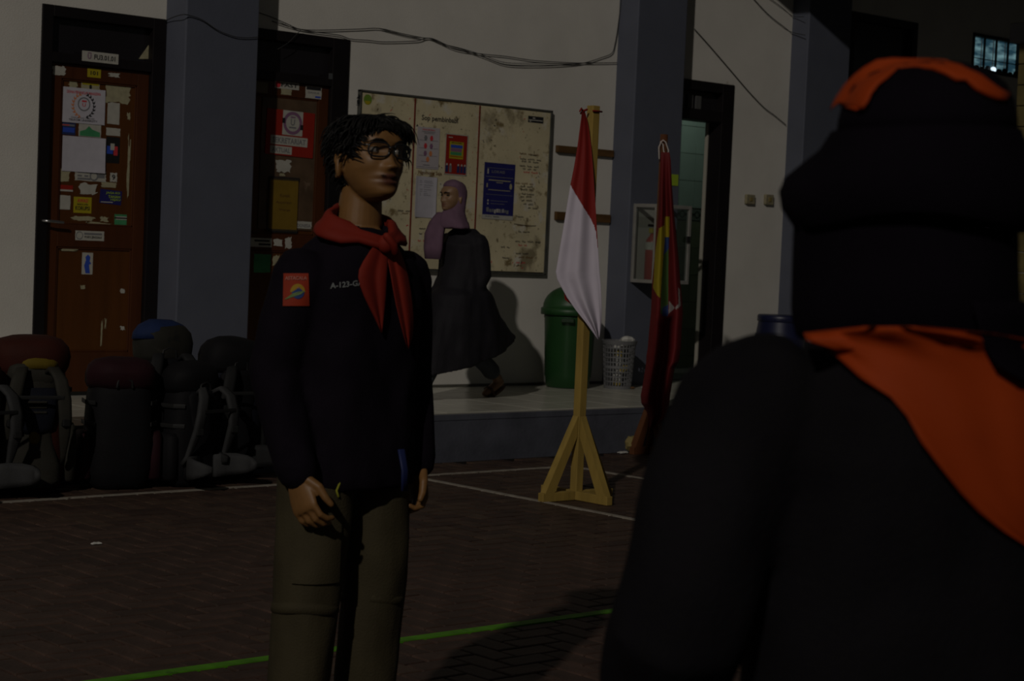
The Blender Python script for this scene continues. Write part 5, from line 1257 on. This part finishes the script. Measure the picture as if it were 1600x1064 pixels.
# red neckerchief
F_scarf = mat('scarf_red', (.165, .013, .006), .75, .2, var=.1, scale=10)
mb = MB(); P = []; K = Minv @ onP(600, 381, MLOC, -.085)
for k in range(25):
    a = math.radians(-90+15*k); t = (1-math.cos(a+math.pi/2))/2                 # 0 at the knot, 1 at the nape
    rx = .042+.066*math.sin(math.pi*min(1, t*1.1))**.8; y = K.y+(.095-K.y)*t; x = rx*math.cos(a)+K.x*(1-t) if k not in (0, 24) else K.x
    zz = K.z+(1.412-K.z)*t**.8; P.append(Vector((x, y, zz)))
rings = []
for i, p in enumerate(P):
    d = (P[min(i+1, 24)]-P[max(i-1, 0)]).normalized(); out = Vector((p.x, p.y-.02, 0)); out = out.normalized() if out.length > 1e-4 else Vector((0, -1, 0)); upv = Vector((0, 0, 1))-d*d.z; upv.normalize(); nn = d.cross(upv).normalized()
    wv = (upv*.70-out*.60).normalized(); hw = .036 if 3 < i < 21 else .020
    rings.append([p+wv*hw*math.cos(a)+d.cross(wv)*.013*math.sin(a)*(1+.35*math.sin(3*a)) for a in [2*math.pi*q/14 for q in range(14)]])
mb.loft(rings)
# the part lying on the right shoulder
sc_ = local_mesh('neckerchief', mb, F_scarf, man)
mb = MB(); mb.ball(K+Vector((0, -.010, 0)), .001, 10, sc=(25, 20, 24)); mb.tube([K+Vector((-.014, -.026, .018)), K+Vector((.0, -.034, 0)), K+Vector((.014, -.026, -.018))], .010, 8); local_mesh('knot', mb, F_scarf, man)
bvj = bvh_of(jk)
def tail(pts, seed):
    mb = MB(); rings = []; nu = 14
    for t, x, zz, hw in pts:
        r_ = []
        for i in range(nu+1):
            u = -1+2*i/nu; r_.append((x+hw*u, zz, u, t))
        rings.append(r_)
    front = []
    for r_ in rings:
        row = []
        for x, zz, u, t in r_:
            h = bvj.ray_cast(Vector((x, -.6, zz)), Vector((0, 1, 0)), 1.0); y = h[0].y if h[0] is not None else -.13
            row.append(Vector((x, min(y-.010, -.10)-.012*abs(math.sin(u*3.6+seed))*min(1, t*6)*(1-t*.5)-.012*(1-t), zz)))
        front.append(row)
    back = [[p+Vector((0, .006, 0)) for p in r_] for r_ in front]
    mb.loft([f+b[::-1] for f, b in zip(front, back)])
    return local_mesh('neckerchief_tail', mb, F_scarf, man)
def px_local(px, py): q = Minv @ atD(px, py, MD-.12); return q
def tail_px(rows, seed):
    pts = []
    for j, (py, l, r_) in enumerate(rows):
        a = px_local(l, py); b = px_local(r_, py)
        pts.append((j/(len(rows)-1), a.x, a.z, b.x, b.y))
    mb = MB(); nu = 14; front = []
    for j, (py, l, r_) in enumerate(rows):
        row = []; t = j/(len(rows)-1)
        for i in range(nu+1):
            u = i/nu; w0 = Minv @ CO; w1 = Minv @ atD(l+(r_-l)*u, py, MD); dr = (w1-w0).normalized()
            h = bvj.ray_cast(w0, dr, 8.0); p = h[0] if h[0] is not None else w1
            p = p-dr*(.014+.008*abs(math.sin(u*5.2+seed))*min(1, t*5)+.012*(1-t))
            row.append(p)
        front.append(row)
    # even out bumps down the cloth
    for it in range(2):
        for i in range(nu+1):
            for j in range(1, len(front)-1): front[j][i] = front[j][i]*.5+(front[j-1][i]+front[j+1][i])*.25
    dr = (Minv.to_3x3() @ FW).normalized()
    mb.loft([f+[p+dr*.006 for p in f][::-1] for f in front]); return local_mesh('neckerchief_tail', mb, F_scarf, man)
tail_px([(376, 590, 606), (392, 576, 607), (410, 566, 606), (424, 557, 605), (432, 556, 604), (445, 561, 604), (462, 567, 603), (480, 576, 602), (498, 586, 600), (512, 593, 598), (520, 595, 597)], 0)
tail_px([(378, 596, 618), (392, 603, 627), (410, 608, 633), (430, 611, 639), (455, 614, 643), (480, 619, 646), (498, 623, 647), (515, 628, 647), (530, 632, 645), (541, 635, 641), (545, 637, 639)], 1.3)
# sleeve patch with emblem, chest lettering
def view_project(boxpx, pts_fn, off, bvh):
    """lays flat shapes (u right, v up, 0..1) on the jacket within a photographed box"""
    out = []
    w0 = Minv @ CO
    for u, v in pts_fn:
        px = boxpx[0]+(boxpx[2]-boxpx[0])*u; py = boxpx[3]-(boxpx[3]-boxpx[1])*v
        dr = ((Minv @ atD(px, py, MD))-w0).normalized(); h = bvh.ray_cast(w0, dr, 8.0); p = h[0] if h[0] is not None else Minv @ atD(px, py, MD)
        out.append(p-dr*off)
    return out
PB = (443, 427, 482, 478)
pts, fs = grid_pts((0, 1, 0, 1), 10, 12); pts = [(u+(.04*(1-v) if u > .5 else -.03*(1-v)), v) for u, v in pts]
mb = MB(); P = view_project(PB, pts, .004, bvj); mb.add(P, fs); dr = (Minv.to_3x3() @ FW).normalized(); mb.add([p+dr*.005 for p in P], [f[::-1] for f in fs])
pa = local_mesh('sleeve_patch', mb, mat('patch_red', (.24, .024, .008), .7, .2, var=.08, scale=20), man); pa['label'] = 'red woven sleeve patch with a sun and mountain emblem'
def patch_shape(mb, pts, off):
    c = (sum(p[0] for p in pts)/len(pts), sum(p[1] for p in pts)/len(pts)); P = view_project(PB, pts+[c], off, bvj); n = len(pts)
    mb.add(P, [(i, (i+1) % n, n) for i in range(n)])
cir = lambda cx, cy, rx, ry, a0, a1, n=18: [(cx+rx*math.cos(math.radians(a0+(a1-a0)*k/n)), cy+ry*math.sin(math.radians(a0+(a1-a0)*k/n))) for k in range(n+1)]
mb = MB(); patch_shape(mb, cir(.57, .42, .30, .26, 0, 180), .0052); mb.cur = 1; patch_shape(mb, cir(.58, .42, .25, .20, 180, 360)+[(.72, .5), (.6, .58), (.5, .5)], .0056)
mb.cur = 2; patch_shape(mb, [(.03, .20), (.15, .22), (.45, .30), (.7, .36), (.85, .46), (.6, .44), (.35, .38)], .0062)
mb.cur = 3; patch_shape(mb, [(.52, .52), (.58, .59), (.64, .52), (.58, .545)], .0064)
vs, f_ = text_geo('ASTACALA', .1); x0_, x1_ = min(v.x for v in vs), max(v.x for v in vs); y0_, y1_ = min(v.y for v in vs), max(v.y for v in vs)
P = view_project(PB, [(.06+.88*(v.x-x0_)/(x1_-x0_), .80+.11*(v.y-y0_)/(y1_-y0_)) for v in vs], .0062, bvj); mb.add(P, f_)
local_mesh('patch_emblem', mb, [mat('thread_yellow', (.30, .18, .008), .7), mat('thread_blue', (.015, .04, .15), .7), mat('thread_green', (.12, .18, .06), .7), mat('thread_pink', (.34, .13, .10), .7)], man, smooth=False)
vs, f_ = text_geo('A-123-GA', .1); x0_, x1_ = min(v.x for v in vs), max(v.x for v in vs); y0_, y1_ = min(v.y for v in vs), max(v.y for v in vs)
mb = MB(); P = view_project((516, 441, 568, 453), [((v.x-x0_)/(x1_-x0_), .15+.45*(v.x-x0_)/(x1_-x0_)+.75*(v.y-y0_)/(y1_-y0_)) for v in vs], .003, bvj); mb.add(P, f_)
local_mesh('chest_lettering', mb, mat('thread_grey', (.15, .16, .16), .7), man, smooth=False)
# belt tag and lanyard below the jacket
q = px_local(521, 752); mb = MB(); mb.tube([q+Vector((.0, -.01, .02)), q+Vector((.006, -.018, .0)), q+Vector((-.004, -.018, -.02)), q+Vector((.004, -.016, -.035))], .003, 6); local_mesh('belt_tag', mb, mat('tag_lime', (.25, .25, .02), .6), man)
q = px_local(614, 700); q2 = px_local(617, 764); mb = MB(); mb.ribbon([q+Vector((0, -.03, 0)), q.lerp(q2, .5)+Vector((0, -.04, 0)), q2+Vector((0, -.035, 0))], .010, (1, 0, 0), .004); local_mesh('lanyard', mb, mat('lanyard_blue', (.010, .016, .07), .6), man)

# ---- the woman walking along the wall
WY = 9.62; wc = onY(722, 450, WY); WLOC = (wc.x-.02, WY, PZ); WRZ = math.radians(-82)      # faces -X, a little towards the court
Wm = Matrix.Translation(Vector(WLOC)) @ Matrix.Rotation(WRZ, 4, 'Z'); Winv = Wm.inverted()
hw_ = Winv @ onY(707, 306, WY); WS = .93
HTW = Matrix.Translation(hw_) @ Matrix.Rotation(math.radians(-6), 4, 'Z') @ Matrix.Scale(WS, 4)
zs = hw_.z-.255
fo = Winv @ onZ(764, 619, PZ)
RL = [(-.07, .02, .78), (-.07, .10, .44), (-.075, fo.y+.06, .12)]; LL = [(.05, .0, .78), (.02, -.17, .43), (.02, -.37, .09)]
def wom_parts(mb):
    mb.loft([ering((0, .01, zz), a, b) for zz, a, b in ((.72, .12, .09), (.84, .14, .10), (.95, .115, .085), (1.05, .125, .09), (zs-.06, .135, .085), (zs-.02, .10, .065), (zs+.04, .052, .05))])
    for sg, A in ((-1, [(-.145, .02, zs-.06), (-.19, .06, zs-.29), (-.16, -.10, zs-.46)]), (1, [(.135, .02, zs-.06), (.165, .05, zs-.27), (.11, -.01, zs-.42)])):
        mb.tube(A, [.042, .036, .026], 14); add_hand(mb, A[2], Vector(A[2])-Vector(A[1]), (-sg, .1, 0), (0, -.6, .4), scale=.9)
    mb.tube(RL, [.075, .05, .034], 14); mb.tube(LL, [.075, .05, .036], 14)
    a = Vector(RL[2]); mb.tube([a+Vector((0, .02, -.02)), a+Vector((0, -.05, -.06)), a+Vector((0, -.13, -.095))], [.032, .032, .024], 12)
    a = Vector(LL[2]); mb.tube([a+Vector((0, .03, -.045)), a+Vector((0, -.08, -.05)), a+Vector((0, -.15, -.06))], [.032, .032, .022], 12)
M_skin2 = skin_mat('skin_light', (.20, .115, .062), (.13, .055, .036))
wom = make_body('person', 'woman in mauve headscarf and long dark coat walking past the notice board', WLOC, WRZ, wom_parts, HTW, M_skin2, .006)
for s_ in (-1, 1):
    mb = MB(); mb.ball(HTW @ Vector((s_*.031, -.0685, .001)), .0105, 8, sc=(1.2, 1, .6)); local_mesh('eye', mb, _m['iris_dark'], wom)
    mb = MB(); mb.tube([HTW @ Vector((s_*x, -y, zz)) for x, y, zz in ((.012, .0925, .0165), (.026, .0925, .0225), (.050, .077, .018))], [.003, .004, .002], 6); local_mesh('eyebrow', mb, F_hair, wom)
F_hijab = mat('scarf_mauve', (.125, .072, .108), .8, .15, var=.12, scale=14)
def hij(mb):
    rings = []
    for k, (zz, hw, fy, by) in enumerate(((-.235, .15, -.10, .12), (-.215, .145, -.105, .12), (-.185, .122, -.10, .115), (-.15, .10, -.088, .105), (-.118, .082, -.075, .10), (-.09, .078, -.045, .10), (-.05, .081, -.032, .106), (0, .085, -.032, .110), (.04, .087, -.05, .112), (.075, .078, -.07, .098), (.10, .056, -.05, .07), (.115, .02, -.01, .02))):
        rings.append([HTW @ Vector((hw*math.cos(a), (fy+by)/2+(by-fy)/2*math.sin(a), zz)) for a in [2*math.pi*q/32 for q in range(32)]])
    mb.loft(rings)
hj = garment('headscarf', wom, F_hijab, hij, .007, .006, 14, 2, 2)
mb = MB(); mb.ribbon([HTW @ Vector((x, y, zz)) for x, y, zz in ((-.035, -.055, -.13), (-.045, -.092, -.20), (-.05, -.115, -.28), (-.05, -.118, -.38), (-.05, -.115, -.46))], [.04, .06, .07, .07, .06], (1, .15, 0), .03); local_mesh('scarf_end', mb, F_hijab, wom)
F_coat = mat('coat_dark', (.011, .010, .013), .75, .2, var=.2, scale=6, bump=.2, bscale=90)
def coat(mb):
    rings = []
    def cy(zz): return .0
    for zz, hw, fy, by, tiltf in ((zs+.035, .075, -.05, .085, 0), (zs+.005, .125, -.08, .11, 0), (zs-.015, .14, -.085, .115, 0), (zs-.07, .165, -.12, .135, 0), (zs-.2, .165, -.125, .15, 0), (zs-.36, .175, -.15, .19, .0), (.72, .195, -.21, .25, .03), (.56, .215, -.29, .36, .08), (.40, .23, -.36, .51, .16), (.30, .235, -.40, .58, .22)):
        r_ = []
        for q in range(40):
            a = 2*math.pi*q/40; y = (fy+by)/2+(by-fy)/2*math.sin(a); fl_ = 1+.04*math.sin(a*9)*max(0, (.8-zz))*2
            r_.append(Vector((hw*math.cos(a)*fl_*(1-.35*max(0, (y-.15)/.35)), y, zz+tiltf*(y-.12)*1.2)))
        rings.append(r_)
    mb.loft(rings)
    for A in ([(-.150, .02, zs-.05), (-.195, .06, zs-.29), (-.165, -.09, zs-.44)], [(.140, .02, zs-.05), (.165, .05, zs-.27), (.12, .0, zs-.40)]): mb.tube(A, [.062, .056, .046], 14)
ct = garment('coat', wom, F_coat, coat, .009, .012, 8, 3, 3, (1, 1, .35))
F_jean = mat('trouser_grey', (.055, .062, .072), .8, .15, var=.1, scale=12)
def wtr(mb):
    mb.tube(RL[:2]+[Vector(RL[1]).lerp(Vector(RL[2]), .82)], [.085, .07, .062], 14); mb.tube(LL[:2]+[Vector(LL[1]).lerp(Vector(LL[2]), .85)], [.085, .07, .062], 14); mb.loft([ering((0, .01, zz), a, b) for zz, a, b in ((.70, .13, .09), (.80, .15, .105), (.92, .135, .095))])
garment('trousers', wom, F_jean, wtr, .009, .006, 9, 4, 3)
M_sandal = mat('sandal_brown', (.06, .030, .014), .6, .3)
for A, tilt in ((RL, 34), (LL, -8)):
    a = Vector(A[2]); mb = MB(); T = Matrix.Translation(a+Vector((0, -.045, -.083 if tilt > 0 else -.082))) @ Matrix.Rotation(math.radians(tilt), 4, 'X')
    if tilt > 0: T = Matrix.Translation(a+Vector((0, -.045, -.062))) @ Matrix.Rotation(math.radians(25), 4, 'X')
    mb.loft([[T @ Vector((hw*math.cos(q), .115*math.sin(q)*l_, zz)) for q in [2*math.pi*k/24 for k in range(24)]] for zz, hw, l_ in ((-.042, .036, 1), (-.030, .038, 1.02), (-.024, .037, 1.0))])
    mb.tube([T @ Vector((x, -.05, zz)) for x, zz in ((-.038, -.03), (-.03, .02), (0, .032), (.03, .02), (.038, -.03))], .010, 8); local_mesh('sandal', mb, M_sandal, wom)
pt_ = hw_+Vector((.0, 0, 0)); bvc = bvh_of(ct); ws = Winv @ CO
def wproj(px, py, off):
    dr = ((Winv @ onY(px, py, WY))-ws).normalized(); h = bvc.ray_cast(ws, dr, 20); p = h[0] if h[0] is not None else Winv @ onY(px, py, WY); return p-dr*off
mb = MB(); c_ = (728, 353); ps = [wproj(c_[0]+5.5*math.cos(a), c_[1]+8*math.sin(a), .006) for a in [2*math.pi*k/14 for k in range(14)]]; mb.add(ps+[wproj(*c_, .008)], [(i, (i+1) % 14, 14) for i in range(14)]); local_mesh('coat_badge', mb, mat('badge_brown', (.10, .045, .02), .7), wom)

# ---- the person seen from behind, nearest the camera
FD = 2.2; fc_ = atD(1432, 560, FD); FLOC = (fc_.x, fc_.y, 0); FRZ = math.radians(156)
Fm = Matrix.Translation(Vector(FLOC)) @ Matrix.Rotation(FRZ, 4, 'Z'); Finv = Fm.inverted()
hf = Finv @ atD(1425, 285, FD)
HTF = Matrix.Translation(hf) @ Matrix.Rotation(math.radians(0), 4, 'Z')
zsf = (Finv @ atD(1430, 545, FD)).z
AR = [(-.17, .0, zsf-.06), (-.275, .02, zsf-.30), (-.24, -.12, zsf-.50)]; AL = [(.208, .0, zsf-.068), (.306, .03, zsf-.33), (.27, -.12, zsf-.52)]
def fg_parts(mb):
    mb.loft([ering((0, .01, zz), a, b) for zz, a, b in ((.74, .13, .09), (.86, .15, .10), (.98, .13, .09), (1.08, .14, .095), (zsf-.08, .15, .10), (zsf-.02, .12, .08), (zsf+.05, .058, .055))])
    for sg, A in ((-1, AR), (1, AL)):
        mb.tube(A, [.046, .038, .027], 14); add_hand(mb, A[2], Vector(A[2])-Vector(A[1]), (-sg*.5, 1, 0), (0, -.3, 1), scale=.92)
        mb.tube([(sg*.085, .01, .78), (sg*.10, -.01, .43), (sg*.105, .01, .08)], [.078, .054, .038], 14); mb.tube([(sg*.105, .03, .045), (sg*.11, -.08, .04), (sg*.12, -.15, .03)], [.034, .034, .026], 12)
fg = make_body('person', 'person in black hat and jacket with orange neckerchief seen from behind, nearest the camera', FLOC, FRZ, fg_parts, HTF, M_skin, .007)
F_fj = mat('jacket_slate', (.0078, .0070, .0085), .9, .06, var=.2, scale=8, bump=.2, bscale=120)
def fjack(mb):
    mb.loft([ering((0, .01, zz), a, b) for zz, a, b in ((.70, .19, .135), (.80, .195, .14), (.95, .195, .14), (1.08, .205, .14), (zsf-.12, .215, .14), (zsf-.06, .20, .13), (zsf-.015, .155, .105), (zsf+.025, .10, .085), (zsf+.05, .085, .078))])
    for A in (AR, AL): mb.tube([A[0], Vector(A[0]).lerp(Vector(A[1]), .5)+Vector((0, .005, .012)), A[1], A[2]], [.088, .082, .076, .058], 18)
fj = garment('jacket', fg, F_fj, fjack, .010, .012, 8, 7)
def ftr(mb):
    mb.loft([ering((0, .01, zz), a, b) for zz, a, b in ((.70, .13, .10), (.80, .165, .12), (.92, .16, .11))])
    for s_ in (-1, 1): mb.tube([(s_*.088, .01, .78), (s_*.105, -.01, .43), (s_*.108, .015, .07)], [.095, .080, .068], 16)
garment('trousers', fg, F_trou, ftr, .010, .008, 8, 8)
for s_ in (-1, 1):
    mb = MB(); mb.loft([ering((s_*.110, -.03+dy, zz), hw, hd, p=2.2) for zz, hw, hd, dy in ((.001, .046, .125, -.02), (.03, .048, .127, -.02), (.06, .044, .10, 0), (.095, .042, .055, .03))]); local_mesh('shoe', mb, F_black, fg)
F_fh = mat('hijab_black', (.0045, .0032, .0056), .95, .05, var=.15, scale=10)
def fhij(mb):
    rings = []
    for px_l, px_r, py, dp in ((1246, 1590, 530, .115), (1238, 1590, 490, .13), (1241, 1585, 450, .135), (1242, 1583, 400, .13), (1243, 1583, 350, .125), (1248, 1588, 310, .12), (1275, 1580, 250, .11), (1320, 1545, 190, .09)):
        a = Finv @ atD(px_l, py, FD); b = Finv @ atD(px_r, py, FD); c = (a+b)/2; u = (b-a)/2; w_ = Vector((-u.y, u.x, 0)).normalized()*dp
        rings.append([c+u*math.cos(q)+w_*math.sin(q) for q in [2*math.pi*k/32 for k in range(32)]])
    mb.loft(rings)
hj2 = garment('headscarf', fg, F_fh, fhij, .009, .005, 9, 9, 3)
# open the scarf in front of the face
bm = bmesh.new(); bm.from_mesh(hj2.data); Hi = HTF.inverted(); kill = []
for f in bm.faces:
    h = Hi @ f.calc_center_median()
    if h.y < -.03 and (h.x/.062)**2+((h.z+.02)/.085)**2 < 1: kill.append(f)
bmesh.ops.delete(bm, geom=kill, context='FACES'); bm.to_mesh(hj2.data); bm.free()
# soft hat: crown and drooping brim
F_hat = mat('hat_black', (.0045, .0032, .0056), .95, .05, var=.15, scale=10)
def fl_pt(px, py, d=0): return Finv @ atD(px, py, FD+d)
def hat_ring(l, r_, py, dp, wav=0, sd=0):
    a, b = fl_pt(l, py), fl_pt(r_, py); c = (a+b)/2; u = (b-a)/2; w_ = Vector((-u.y, u.x, 0)).normalized()*dp; zu = Vector((0, 0, 1))
    return [c+u*math.cos(q)+w_*math.sin(q)+zu*wav*math.sin(3*q+sd) for q in [2*math.pi*k/48 for k in range(48)]]
mb = MB()
mb.loft([hat_ring(1308, 1586, 214, .118), hat_ring(1312, 1584, 185, .115), hat_ring(1319, 1580, 158, .108), hat_ring(1334, 1568, 133, .095), hat_ring(1362, 1545, 113, .075), hat_ring(1400, 1510, 101, .045), hat_ring(1430, 1475, 98, .018)])
local_mesh('hat_crown', mb, F_hat, fg)
mb = MB()
top_ = [hat_ring(1300, 1590, 205, .120), hat_ring(1283, 1600, 232, .130, .002, .4), hat_ring(1252, 1612, 256, .142, .004, .6), hat_ring(1228, 1622, 276, .15, .007, .6), hat_ring(1219, 1626, 296, .154, .009, .6), hat_ring(1223, 1624, 322, .152, .009, .6), hat_ring(1236, 1612, 342, .146, .008, .6)]
low_ = [[p-Vector((0, 0, .010)) for p in r_] for r_ in top_]; cen = fl_pt(1425, 250)
low_ = [[Vector((cen.x+(p.x-cen.x)*.95, cen.y+(p.y-cen.y)*.95, p.z)) for p in r_] for r_ in low_]
mb.loft(top_+low_[::-1]+[top_[0]], cap=False); local_mesh('hat_brim', mb, F_hat, fg)
# orange band over the crown
F_or = mat('scarf_orange', (.30, .034, .0008), .75, .2, var=.08, scale=9)
bh = BVHTree.FromPolygons(*(lambda o: ([v.co.copy() for v in o.data.vertices], [list(p.vertices) for p in o.data.polygons]))([c for c in fg.children if c.name.startswith('hat_crown')][0]))
P = [(1318, 160, 1350, 168), (1326, 142, 1357, 158), (1338, 124, 1362, 146), (1354, 108, 1374, 130), (1375, 96, 1390, 118), (1400, 93, 1404, 104), (1430, 94, 1431, 101), (1460, 94, 1460, 104), (1485, 97, 1482, 113), (1505, 103, 1497, 122), (1518, 110, 1512, 122), (1535, 117, 1527, 136), (1552, 130, 1545, 146), (1566, 140, 1560, 153), (1580, 146, 1574, 155)]
rows_ = []; f0 = Finv @ CO
for a, b, c, d in P:
    r_ = []
    for k in range(5):
        px, py = a+(c-a)*k/4, b+(d-b)*k/4; dr = ((Finv @ atD(px, py, FD))-f0).normalized(); h = bh.ray_cast(f0, dr, 5)
        p = h[0]-dr*.013 if h[0] is not None else f0+dr*((Finv @ atD(1447, py, FD))-f0).length; r_.append(p)
    # the far edge runs back over the top of the crown
    r_ = [r_[0]+Vector((0, -.03, -.004)), r_[0]+Vector((0, -.008, .003))]+r_
    rows_.append(r_)
mb = MB(); drn = Vector((0, -1, 0))
mb.loft([r_+[p+Vector((0, -.006, -.004)) for p in r_][::-1] for r_ in rows_]); local_mesh('orange_band', mb, F_or, fg)
# neckerchief: triangle down the back and a roll round the neck
bf = bvh_of(fj); bvall = bvh_of(hj2)
lastd = [None]
def fproj(px, py, off):
    dr = ((Finv @ atD(px, py, FD))-f0).normalized(); h1 = bf.ray_cast(f0, dr, 5); h2 = bvall.ray_cast(f0, dr, 5)
    ds = [h[3] for h in (h1, h2) if h[0] is not None]; dist = min(ds) if ds else None
    if dist is None or (lastd[0] is not None and dist > lastd[0]+.035): dist = (lastd[0]+.012) if lastd[0] is not None else FD-.1
    lastd[0] = dist
    return f0+dr*(dist-off)
edgeL = [(510, 1342), (520, 1256), (532, 1262), (545, 1290), (560, 1312), (590, 1345), (620, 1392), (650, 1418), (690, 1440), (730, 1470), (770, 1502), (800, 1530), (830, 1568), (850, 1600), (880, 1640), (905, 1672)]
edgeR = [(510, 1440), (520, 1545), (532, 1620), (545, 1662), (560, 1684), (590, 1698), (620, 1702), (650, 1704), (690, 1704), (730, 1702), (770, 1698), (800, 1694), (830, 1690), (850, 1688), (880, 1684), (905, 1678)]
front = []
for (py, l), (_, r_) in zip(edgeL, edgeR):
    lastd[0] = None; front.append([fproj(l+(r_-l)*k/24, py, .016+.022*max(0, (600-py)/90)**.8*1.5+.003*math.sin(k*.9+py*.02)) for k in range(25)])
for it in range(3):
    for j in range(4, len(front)-1):
        for k in range(1, 24): front[j][k] = front[j][k]*.4+(front[j-1][k]+front[j+1][k]+front[j][k-1]+front[j][k+1])*.15
dr = (Finv.to_3x3() @ FW).normalized()
mb = MB(); mb.loft([r_+[p+dr*.007 for p in r_][::-1] for r_ in front]); local_mesh('neckerchief', mb, F_or, fg)
# the dark scarf end lying over the right of the neckerchief
mb = MB(); rows_ = []
for py, l, r_ in ((470, 1520, 1600), (500, 1528, 1630), (520, 1532, 1648), (545, 1540, 1660), (570, 1556, 1666), (590, 1590, 1668), (605, 1636, 1662)):
    lastd[0] = None; rows_.append([fproj(l+(r_-l)*k/12, py, .03+.02*min(1, max(0, (py-480)/60))) for k in range(13)])
mb.loft([r_+[p+dr*.008 for p in r_][::-1] for r_ in rows_]); local_mesh('scarf_end', mb, F_fh, fg)
